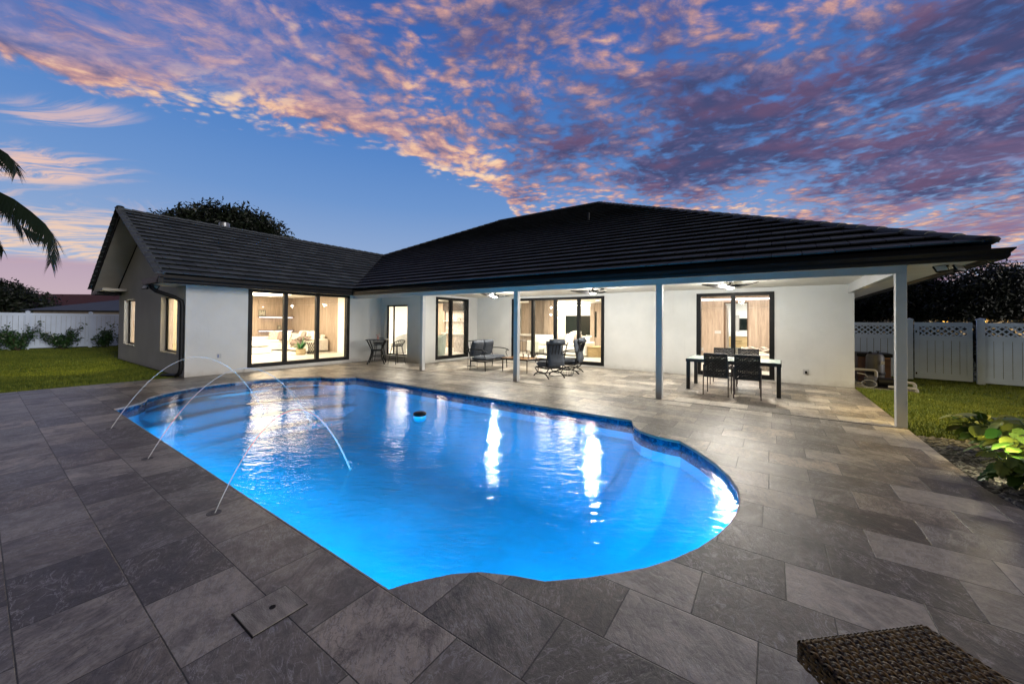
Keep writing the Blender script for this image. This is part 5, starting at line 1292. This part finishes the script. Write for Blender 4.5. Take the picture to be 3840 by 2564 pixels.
# dining table with four wicker chairs
T_ = thing('dining_table', 'long black wicker dining table with frosted glass top', 'dining table', (-.76, 10.47, 0), R(-1))
b = MB(); b.box(-.93, .93, -.52, .52, .735, .745, None, .002); b.build('glass_top', frost, T_)
b = MB(); b.box(-.95, .95, -.55, -.47, .665, .733); b.box(-.95, .95, .47, .55, .665, .733); b.box(-.95, -.87, -.47, .47, .665, .733); b.box(.87, .95, -.47, .47, .665, .733); b.build('apron', wicker_b, T_)
for x in (-.90, .90):
    for y in (-.50, .50): b = MB(); b.box(x-.04, x+.04, y-.04, y+.04, 0, .665, None, .006); b.build('leg', wicker_b, T_)
def wchair(label, loc, rz):
    T_ = thing('wicker_chair', label, 'dining chair', loc, rz, 'black wicker chairs at the glass table')
    def weave(name, w, h, M):
        b = S(); nu, nv = 13, 15
        for i in range(nu):
            x = -w/2+(i+.5)*w/nu; pts = [(x, .009*math.sin(math.pi*(k/2)+math.pi*(i % 2)), -h/2+h*k/(nv*2)) for k in range(nv*2+1)]; o_ = len(b.v)
            for p in pts: b.v += [tuple(M @ Vector((p[0]-w/nu*.42, p[1], p[2]))), tuple(M @ Vector((p[0]+w/nu*.42, p[1], p[2])))]
            b.f += [(o_+2*k, o_+2*k+1, o_+2*k+3, o_+2*k+2) for k in range(nv*2)]
        for j in range(nv):
            z = -h/2+(j+.5)*h/nv; pts = [(-w/2+w*k/(nu*2), -.009*math.sin(math.pi*(k/2)+math.pi*(j % 2)), z) for k in range(nu*2+1)]; o_ = len(b.v)
            for p in pts: b.v += [tuple(M @ Vector((p[0], p[1], p[2]-h/nv*.42))), tuple(M @ Vector((p[0], p[1], p[2]+h/nv*.42)))]
            b.f += [(o_+2*k, o_+2*k+1, o_+2*k+3, o_+2*k+2) for k in range(nu*2)]
        for (x0, x1, z0, z1) in ((-w/2-.012, w/2+.012, h/2-.005, h/2+.02), (-w/2-.012, w/2+.012, -h/2-.02, -h/2+.005), (-w/2-.015, -w/2+.01, -h/2, h/2), (w/2-.01, w/2+.015, -h/2, h/2)): b.box(x0, x1, -.014, .014, z0, z1, M)
        return b.build(name, wicker_b, T_)
    weave('backrest', .44, .50, TR(0, -.255, .67) @ RX(6)); weave('seat', .44, .42, TR(0, 0, .435) @ RX(90))
    for sg in (-1, 1):
        x = sg*.245
        b = S(); b.tube([(x, -.24, .66), (x, -.25, .44), (x, -.27, 0)], [.013, .013, .011], 7); b.build('leg', bronze, T_)
        b = S(); b.tube([(x, .22, .64), (x, .22, .0)], [.013, .011], 7); b.build('leg', bronze, T_)
        b = S(); b.tube(curve3([(x, -.24, .66), (x*1.04, .0, .665), (x, .20, .65), (x, .225, .62)], 4), .015, 7); b.build('armrest', bronze, T_)
bronze = M_('bronze_metal', (.05, .028, .022), .4, .2, 6, 60, 0)
wchair('black wicker chair with its back to the pool, left of the near pair', (-1.0, 9.62, 0), R(-3)); wchair('black wicker chair with its back to the pool, right of the near pair', (-.43, 9.60, 0), R(2))
wchair('black wicker chair facing the pool, left of the far pair', (-1.07, 11.28, 0), R(178)); wchair('black wicker chair facing the pool, right of the far pair', (-.49, 11.28, 0), R(181))
o_ = S().tube(curve3([(-.95, 10.2, .752), (-.80, 10.1, .752), (-.62, 10.22, .752), (-.75, 10.35, .752), (-.86, 10.25, .76), (-.7, 10.15, .756)], 6), .004, 5).build('cable', black); tag(o_, 'black cable lying loosely on the frosted glass table', 'cable')
# ceiling fans
def fan(label, x, y, rz):
    T_ = thing('ceiling_fan', label, 'ceiling fan', (x, y, 2.62), R(rz), 'ceiling fans over the patio')
    b = S(); b.lathe([(.06, -.04), (.065, 0)], n=16); b.lathe([(.018, -.10), (.018, -.04)], n=10); b.build('mount', black, T_)
    b = S(); b.lathe([(.02, -.175), (.09, -.165), (.11, -.14), (.09, -.11), (.03, -.09)], n=20); b.build('motor', black, T_)
    b = S(); b.lathe([(0, -.205), (.06, -.203), (.082, -.19), (.084, -.176)], n=20); b.build('light', bulb, T_)
    for k in range(3):
        b = S(); a = math.tau*k/3; M = Matrix.Rotation(a, 4, 'Z'); o_ = len(b.v); N_ = 14
        for i in range(N_+1):
            s_ = i/N_; r = .08+.56*s_; w = .035+.055*math.sin(math.pi*min(1, s_*.85+.15))**.8*(1 if s_ < .97 else .6); dz_ = -.135-.02*math.sin(s_*math.pi)+.035*s_; tw = .45-.32*s_
            sw = .06*math.sin(s_*math.pi*.9)
            for j in (-1, 1):
                for th_ in (.006, -.006): b.v.append(tuple(M @ Vector((r, sw+j*w, dz_+j*w*tw+th_))))
        for i in range(N_):
            q_ = o_+i*4; b.f += [(q_, q_+2, q_+6, q_+4), (q_+1, q_+5, q_+7, q_+3), (q_, q_+4, q_+5, q_+1), (q_+2, q_+3, q_+7, q_+6)]
        b.f += [(o_, o_+1, o_+3, o_+2), (o_+N_*4, o_+N_*4+2, o_+N_*4+3, o_+N_*4+1)]
        b.build('blade', walnut if 0 else black, T_)
fan('black three blade ceiling fan above the loveseat', -7.8, 10.2, 20); fan('black three blade ceiling fan in front of the blank wall right of the wide doors', -4.25, 10.22, 75); fan('black three blade ceiling fan above the dining table', -.80, 10.2, 88)

# ================================================================== INSIDE THE ROOMS
def cushion(name, label, loc, sx, sz, th, rz, tilt, m, cat='cushion'):
    o_ = S().pillow((0, 0, 0), sx, sz, th, Matrix.Translation(loc) @ Matrix.Rotation(R(rz), 4, 'Z') @ RX(tilt), 9, 3).build(name, m); return tag(o_, label, cat)
# L shaped sofa of the living room
T_ = thing('sectional_sofa', 'white fabric sectional sofa with a chaise in the wood panelled living room', 'sofa', (-18.6, 9.0, .1))
b = MB(); b.box(-1.9, 1.05, -.35, .62, .05, .40, None, .04); b.box(-1.9, -.9, -1.6, -.36, .05, .40, None, .04); b.build('base', white_fab, T_)
b = MB(); b.box(-1.9, 1.05, .42, .66, .401, .80, None, .08); b.build('backrest', white_fab, T_)
b = MB(); b.box(-2.12, -1.905, -1.6, .66, .05, .66, None, .06); b.build('armrest', white_fab, T_)
b = MB(); b.box(1.055, 1.30, -.36, .66, .05, .60, None, .06); b.build('armrest', white_fab, T_)
for (x0, x1, y0, y1) in ((-1.88, -.92, -1.58, .42), (-.90, .06, -.34, .42), (.08, 1.04, -.34, .42)): b = MB(); b.box(x0, x1, y0, y1, .402, .52, None, .05); b.build('seat_cushion', white_fab, T_)
for x in (-.85, .10): b = S(); b.pillow((0, 0, 0), .9, .5, .22, TR(x+.45, .33, .72) @ RX(80), 10, 4); b.build('back_cushion', white_fab, T_)
cushion('cushion', 'beige patterned cushion, leftmost on the white sectional sofa', (-19.9, 8.35, .80), .5, .5, .16, 35, 72, beige_fab)
cushion('cushion', 'grey brown cushion second from the left on the sectional sofa', (-19.5, 8.55, .80), .48, .48, .16, 20, 70, throw_m)
cushion('cushion', 'plain white cushion in the middle of the sectional sofa', (-19.05, 8.6, .80), .45, .45, .16, 5, 70, white_fab)
cushion('cushion', 'grey cushion behind the potted plant on the sectional sofa', (-18.3, 8.95, .82), .5, .5, .16, -10, 70, M_('taupe_fabric', (.26, .22, .20), .9, .2, 20, 200, .002))
def throw(label, loc, w, rz, m, drop=.35):
    g = random.Random(2); b = S(); nx_, ny_ = 14, 20
    for i in range(nx_+1):
        for j in range(ny_+1):
            u, v_ = i/nx_-.5, j/ny_; x = u*w*(1+.1*math.sin(v_*9)); y = -.5*v_ if v_ < .5 else -.25-.04*math.sin(v_*20); z = (.03+.03*math.sin(u*19+v_*4)+.02*math.sin(v_*14)) - (0 if v_ < .5 else (v_-.5)*2*drop)
            b.v.append((x, y+.02*math.sin(u*23), z))
    for i in range(nx_):
        for j in range(ny_): a = i*(ny_+1)+j; b.f.append((a, a+ny_+1, a+ny_+2, a+1))
    o_ = b.build('throw_blanket', m); o_.location = loc; o_.rotation_euler = (0, 0, R(rz)); tag(o_, label, 'blanket'); return o_
throw('grey striped throw hanging over the chaise front of the sectional sofa', (-18.0, 8.68, .64), .7, 10, throw_m)
throw('dark grey throw bunched on the right end of the sectional sofa', (-17.5, 8.72, .78), .6, 25, throw_m, .15)
T_ = thing('ottoman', 'large white upholstered ottoman left in the living room', 'ottoman', (-18.9, 7.0, .1))
b = MB(); b.box(-1.0, .95, -.45, .45, .03, .30, None, .03); b.build('base', white_fab, T_); b = S(); b.pillow((-.02, 0, .39), 1.95, .92, .20, None, 12, 8); b.build('top_cushion', white_fab, T_)
o_ = S().lathe([(.04, 0), (.09, .02), (.10, .05), (.08, .05), (.03, .03), (0, .03)], (0, 0, 0), 14).build('small_bowl', walnut); o_.location = (-19.1, 6.85, .575); tag(o_, 'small dark bowl on the white ottoman', 'bowl')
T_ = thing('potted_plant', 'green spiky potted plant in a woven basket inside the living room', 'plant', (-16.62, 8.05, .1))
b = S(); b.lathe([(.15, 0), (.19, .04), (.195, .24), (.185, .25), (.17, .22), (0, .22)], n=20); b.build('basket_pot', basket_m, T_)
g = random.Random(9); V_, F_, t_ = [], [], []
for k in range(22):
    a = g.uniform(0, math.tau); el = g.uniform(.25, 1.35); L = g.uniform(.38, .60); d_ = Vector((math.cos(a)*math.cos(el), math.sin(a)*math.cos(el), math.sin(el))); sd = d_.cross(Vector((0, 0, 1))).normalized(); o_ = len(V_); c_ = g.random()
    for i in range(7):
        s_ = i/6; w = .042*math.sin(math.pi*(s_*.8+.2))**.8 if s_ < 1 else .002; p = Vector((0, 0, .24))+d_*L*s_+Vector((0, 0, -.12*s_*s_*math.cos(el)))
        V_ += [tuple(p-sd*w), tuple(p+sd*w)]; t_ += [c_, c_]
    F_ += [(o_+2*i, o_+2*i+1, o_+2*i+3, o_+2*i+2) for i in range(6)]
o_ = fastmesh('leaves', np.array(V_), np.array(F_), foliage('house_plant', (.01, .08, .02), (.04, .2, .05), .35), np.array(t_)); o_.parent = T_
T_ = thing('side_table', 'black wire hourglass side table with white top inside the living room', 'side table', (-16.75, 8.62, .1))
b = S(); b.lathe([(.25, .50), (.26, .51), (.26, .53), (0, .532)], n=24); b.build('top', stone_white, T_)
b = S()
for k in range(14):
    a = math.tau*k/14
    for sg in (1, -1): b.tube([(.22*math.cos(a), .22*math.sin(a), 0), (.17*math.cos(a+sg*.6), .17*math.sin(a+sg*.6), .25), (.23*math.cos(a+sg*1.2), .23*math.sin(a+sg*1.2), .5)], .008, 5)
b.tube([(.22*math.cos(a), .22*math.sin(a), .01) for a in np.linspace(0, math.tau, 21)], .012, 5); b.build('wire_base', black, T_)
def rug_fn(t, b_):
    p = obc(t); n = t.noise(p, 2.4, 2, .5, 1.2); l = t.ss(t.m('ABSOLUTE', t.m('SUBTRACT', t.m('FRACT', t.m('MULTIPLY', n, 9)), .5)), .12, .02)
    t.put(b_.inputs['Base Color'], t.mix(l, (.62, .58, .52), (.12, .10, .09)))
b = MB(); b.box(-2.0, 1.9, -1.7, .9, 0, .015, None, .004); o_ = b.build('rug', mat('rug_pattern', rough=.95, fn=rug_fn)); o_.location = (-18.8, 7.4, .1); tag(o_, 'cream rug with dark irregular line pattern on the living room floor', 'rug')
def framed(label, x, y, z, w, h, ax='x'):
    T_ = thing('wall_art', label, 'wall art', (x, y, z))
    b = MB(); b.box(0, .03, -w/2, w/2, 0, h); b.build('frame', M_('art_frame', (.12, .12, .10), .5), T_)
    c = MB(); g = random.Random(5)
    for k in range(5):
        for j in range(5):
            if g.random() < .6 or k in (0, 4): c.box(.031, .04, -w/2+.03+k*(w-.06)/5, -w/2+.03+(k+.8)*(w-.06)/5, .03+j*(h-.06)/5, .03+(j+.7)*(h-.06)/5)
    c.build('carving', M_('art_relief', (.5, .48, .40), .7), T_)
framed('square grey green carved wall panel above the lit shelf', -21.06, 8.28, 1.76, .31, .31); framed('small upright carved panel on the middle lit shelf', -20.98, 9.05, 1.06, .16, .24)
# kitchen seen through the narrow door
T_ = thing('kitchen_island', 'kitchen island with mottled stone side and white top', 'kitchen island', (-12.35, 13.75, .1))
b = MB(); b.box(-.40, .42, -.35, 1.0, 0, .82); b.build('stone_side', marble_m, T_); b = MB(); b.box(-.46, .48, -.42, 1.05, .825, .875, None, .006); b.build('counter_top', stone_white, T_)
T_ = thing('espresso_tray', 'small black angular tray on the kitchen shelf', 'tray', (-14.3, 15.44, 1.61)); b = MB(); b.box(-.14, .14, -.06, .06, 0, .02); b.bar((-.12, 0, .02), (-.08, 0, .13), .02); b.bar((.12, 0, .02), (.12, 0, .13), .02); b.bar((-.08, 0, .13), (.12, 0, .13), .02); b.build('body', black, T_)
def tub_chair(name, label, loc, rz, m=sage_fab, h=.92, grp='pale upholstered dining chairs'):
    T_ = thing(name, label, 'chair', loc, rz, grp)
    b = S(); o_ = len(b.v)
    prof = []
    for k in range(25):
        a = math.radians(-20)+math.radians(220)*k/24; top = h-.20*(abs(k-12)/12)**2; prof.append((a, top))
    for a, top in prof:
        for (r, z) in ((.27, .05), (.31, .45), (.33, top), (.27, top), (.25, .45)): b.v.append((r*math.cos(a), -r*math.sin(a), z))
    for k in range(24):
        for j in range(4): q_ = o_+k*5+j; b.f.append((q_, q_+1, q_+6, q_+5))
    b.f += [tuple(o_+j for j in range(5)), tuple(o_+24*5+j for j in range(5))[::-1]]
    b.build('shell', m, T_); b = S(); b.pillow((0, .02, .44), .50, .50, .16, None, 9, 4); b.build('seat', white_fab, T_); b = S(); b.lathe([(.25, 0), (.27, .05), (.27, .36), (0, .36)], (0, 0, .02), 20); b.build('base', m, T_)
tub_chair('dining_chair', 'pale green tub chair seen through the narrow kitchen door', (-11.95, 11.62, .1), R(150), h=.95)
tub_chair('dining_chair', 'pale tub chair seen through the nook window, nearest the glass', (-14.2, 11.35, .1), R(120), white_fab, .90)
tub_chair('dining_chair', 'pale tub chair deeper inside behind the nook window', (-14.3, 12.3, .1), R(100), white_fab, .95)
T_ = thing('dining_table', 'white round topped table inside behind the nook window', 'dining table', (-13.1, 12.0, .1)); b = S(); b.lathe([(.55, .70), (.57, .72), (.55, .74), (0, .74)], n=28); b.build('table_top', stone_white, T_); b = S(); b.lathe([(.22, 0), (.10, .3), (.16, .70)], n=18); b.build('pedestal', stone_white, T_)
# lounge and bar behind the wide doors
T_ = thing('bar_counter', 'long white topped bar counter with wood front behind the wide doors', 'counter', (-9.6, 15.9, .1))
b = MB(); b.box(-1.5, 1.35, 0, .65, 0, .78); b.build('wood_front', oak, T_); b = MB(); b.box(-1.6, 1.45, -.12, .75, .785, .86, None, .008); b.build('counter_top', stone_white, T_)
def stool(label, loc):
    T_ = thing('counter_stool', label, 'bar stool', loc, 0, 'low counter stools'); b = MB(); b.box(-.20, .20, -.17, .17, .58, .65, None, .02); b.build('seat', M_('grey_seat', (.15, .13, .12), .8), T_)
    for (x, y) in ((-.17, -.14), (.17, -.14), (-.17, .14), (.17, .14)): b = S(); b.tube([(x, y, .58), (x*1.05, y*1.1, 0)], .011, 6); b.build('leg', black, T_)
    b = S(); b.tube([(-.17, -.14, .12), (.17, -.14, .12), (.17, .14, .12), (-.17, .14, .12), (-.17, -.14, .12)], .008, 5); b.build('footrest', black, T_)
stool('grey topped counter stool visible right of the second patio post', (-9.55, 14.55, .1)); stool('grey topped counter stool hidden half behind the second patio post', (-10.25, 14.75, .1))
T_ = thing('lounge_sofa', 'big white lounge sofa with its high back to the bar counter', 'sofa', (-8.1, 15.5, .1))
b = MB(); b.box(-1.2, 1.35, -.55, .45, .05, .42, None, .05); b.build('base', white_fab, T_); b = MB(); b.box(-1.2, -.10, -.52, -.2, .425, .86, None, .09); b.box(-1.2, 1.35, .30, .50, .425, .80, None, .08); b.build('backrest', white_fab, T_)
b = MB(); b.box(-.05, 1.33, -.5, .3, .425, .55, None, .05); b.build('seat_cushion', white_fab, T_); b = MB(); b.box(1.36, 1.58, -.55, .5, .05, .62, None, .06); b.build('armrest', white_fab, T_)
cushion('cushion', 'white patterned cushion leaning left on the lounge sofa', (-7.95, 15.45, .86), .46, .46, .15, 25, 74, beige_fab)
cushion('cushion', 'plain pink white cushion in the middle of the lounge sofa', (-7.55, 15.5, .85), .46, .46, .15, -15, 72, M_('blush_fabric', (.66, .56, .50), .9, .1, 20, 200, .002))
cushion('cushion', 'grey cushion at the back right of the lounge sofa', (-7.25, 15.72, .84), .42, .42, .15, -5, 72, M_('taupe_fabric', (.26, .22, .20), .9, .2, 20, 200, .002))
def armchair(label, loc, rz, m):
    T_ = thing('lounge_chair', label, 'armchair', loc, rz, 'pale chairs inside the wide doors'); b = MB(); b.box(-.24, .24, -.24, -.17, .12, .60, TR(0, 0, 0) @ RX(-6), .03); b.build('backrest', m, T_)
    b = MB(); b.box(-.24, .24, -.17, .28, .24, .38, None, .03); b.build('seat', m, T_)
    for (x, y) in ((-.2, -.2), (.2, -.2), (-.2, .24), (.2, .24)): b = S(); b.tube([(x, y, .25), (x, y, 0)], .012, 6); b.build('leg', black, T_)
armchair('pale green chair with its back to the glass, framed by the second glass panel', (-8.78, 15.0-.35, .1), R(-6), sage_fab)
armchair('pale chair partly behind the door mullion, left of the pale green chair', (-9.25, 15.1, .1), R(-4), white_fab)
T_ = thing('round_coffee_table', 'large round oak drum table near the right glass panel', 'coffee table', (-6.40, 15.55, .1)); b = S(); b.lathe([(.46, 0), (.46, .40), (.44, .405)], n=36); b.build('drum', oak_d, T_); b = S(); b.lathe([(.48, .41), (.50, .425), (.50, .44), (0, .445)], n=36); b.build('top', oak_d, T_)
T_ = thing('round_coffee_table', 'lower oak drum table tucked behind the larger one', 'coffee table', (-5.72, 15.95, .1)); b = S(); b.lathe([(.40, 0), (.40, .33), (.38, .335)], n=36); b.build('drum', oak_d, T_); b = S(); b.lathe([(.41, .34), (.43, .355), (.43, .365), (0, .37)], n=36); b.build('top', stone_white, T_)
T_ = thing('orchid', 'white orchid in a black pot on the oak drum table', 'orchid', (-6.62, 15.35, .545)); b = S(); b.lathe([(.05, 0), (.06, .02), (.045, .10), (.05, .13), (0, .13)], n=14); b.build('pot', black, T_)
b = S(); b.tube(curve3([(0, 0, .12), (-.02, 0, .30), (.03, 0, .45), (.13, 0, .44)], 5), .005, 5); b.build('stem', leaf_big, T_)
b = S(); g = random.Random(6)
for k in range(9): x = -.05+.03*k; b.lathe([(0, -.012), (.035, -.004), (.04, .006), (.02, .014), (0, .016)], (x, g.uniform(-.04, .04), .44+g.uniform(-.07, .05)), 8)
b.build('blossoms', M_('white_petals', (.8, .8, .74), .6, .05, 20, 60, 0), T_)
T_ = thing('round_dining_table', 'oak dining table in front of the dark window at the back', 'dining table', (-9.1, 18.6, .1)); b = S(); b.lathe([(.70, .72), (.74, .74), (.74, .77), (0, .775)], n=32); b.build('table_top', oak_d, T_); b = S(); b.lathe([(.3, 0), (.18, .3), (.25, .72)], n=20); b.build('pedestal', oak_d, T_)
tub_chair('dining_chair', 'white high backed chair at the oak dining table by the dark window', (-9.05, 19.3, .1), R(180), white_fab, 1.02)
o_ = S().lathe([(.10, 0), (.17, .03), (.20, .07), (.18, .07), (.08, .03), (0, .03)], (0, 0, 0), 18).build('black_bowl', black); o_.location = (-9.45, 18.4, .876); tag(o_, 'black bowl on the oak dining table at the back', 'bowl')
T_ = thing('globe_chandelier', 'cluster of small glowing glass globes hanging above the bar', 'chandelier', (-9.1, 16.6, 2.74))
for (x, y, z) in ((-.02, .0, -.42), (.14, .1, -.60), (-.10, .12, -.78), (.36, -.05, -.95), (.30, .12, -.50)):
    b = S(); b.tube([(x, y, 0), (x, y, z+.05)], .004, 4); b.build('cord', black, T_); b = S(); b.lathe([(0, -.06), (.045, -.04), (.06, 0), (.045, .04), (0, .06)], (x, y, z), 12); b.build('globe', mat('soft_globe', (.9, .9, .9), emis=(1, .92, .8), es=4), T_)
# bedroom
T_ = thing('bed', 'bed with rumpled cream covers behind the right glass door', 'bed', (.35, 14.6, .1)); b = MB(); b.box(-1.25, 1.1, -.2, 1.5, .0, .28); b.build('bed_frame', beige_fab, T_)
b = MB(); b.box(-1.22, 1.08, -.18, 1.48, .285, .52, None, .06); b.build('mattress', white_fab, T_)
b = S(); nx_, ny_ = 36, 30; g = random.Random(8)
for i in range(nx_+1):
    for j in range(ny_+1): x = -1.28+2.4*i/nx_; y = -.25+1.75*j/ny_; e = min(i, 3)/3*min(j, 3)/3; b.v.append((x, y, .36+.21*e+e*(.035*math.sin(x*7+math.sin(y*5)*2)+.03*math.sin(y*9+x*3)+.02*math.sin(x*17+y*6))))
for i in range(nx_):
    for j in range(ny_): a = i*(ny_+1)+j; b.f.append((a, a+ny_+1, a+ny_+2, a+1))
b.build('duvet', M_('cream_duvet', (.62, .55, .44), .95, .15, 8, 200, .003), T_)
throw('tan knitted throw across the foot of the bed', (-.30, 15.0, .76), 1.0, 0, beige_fab, .15)
# little ceiling spots inside
for (x, y, z, lab) in ((-18.0, 7.6, 2.742, 'round ceiling light in the living room'), (-7.4, 18.4, 2.742, 'round ceiling light at the back right of the lounge'), (-14.6, 12.6, 2.742, 'round ceiling light above the dining nook')):
    T_ = thing('ceiling_light', lab, 'ceiling light', (x, y, z)); b = S(); b.lathe([(.11, -.02), (.12, 0)], n=20); b.build('rim', trim, T_); b = S(); b.lathe([(0, -.024), (.10, -.022)], n=20); b.build('diffuser', mat('spot_glow', (.9, .9, .9), emis=(1, .95, .88), es=8), T_)
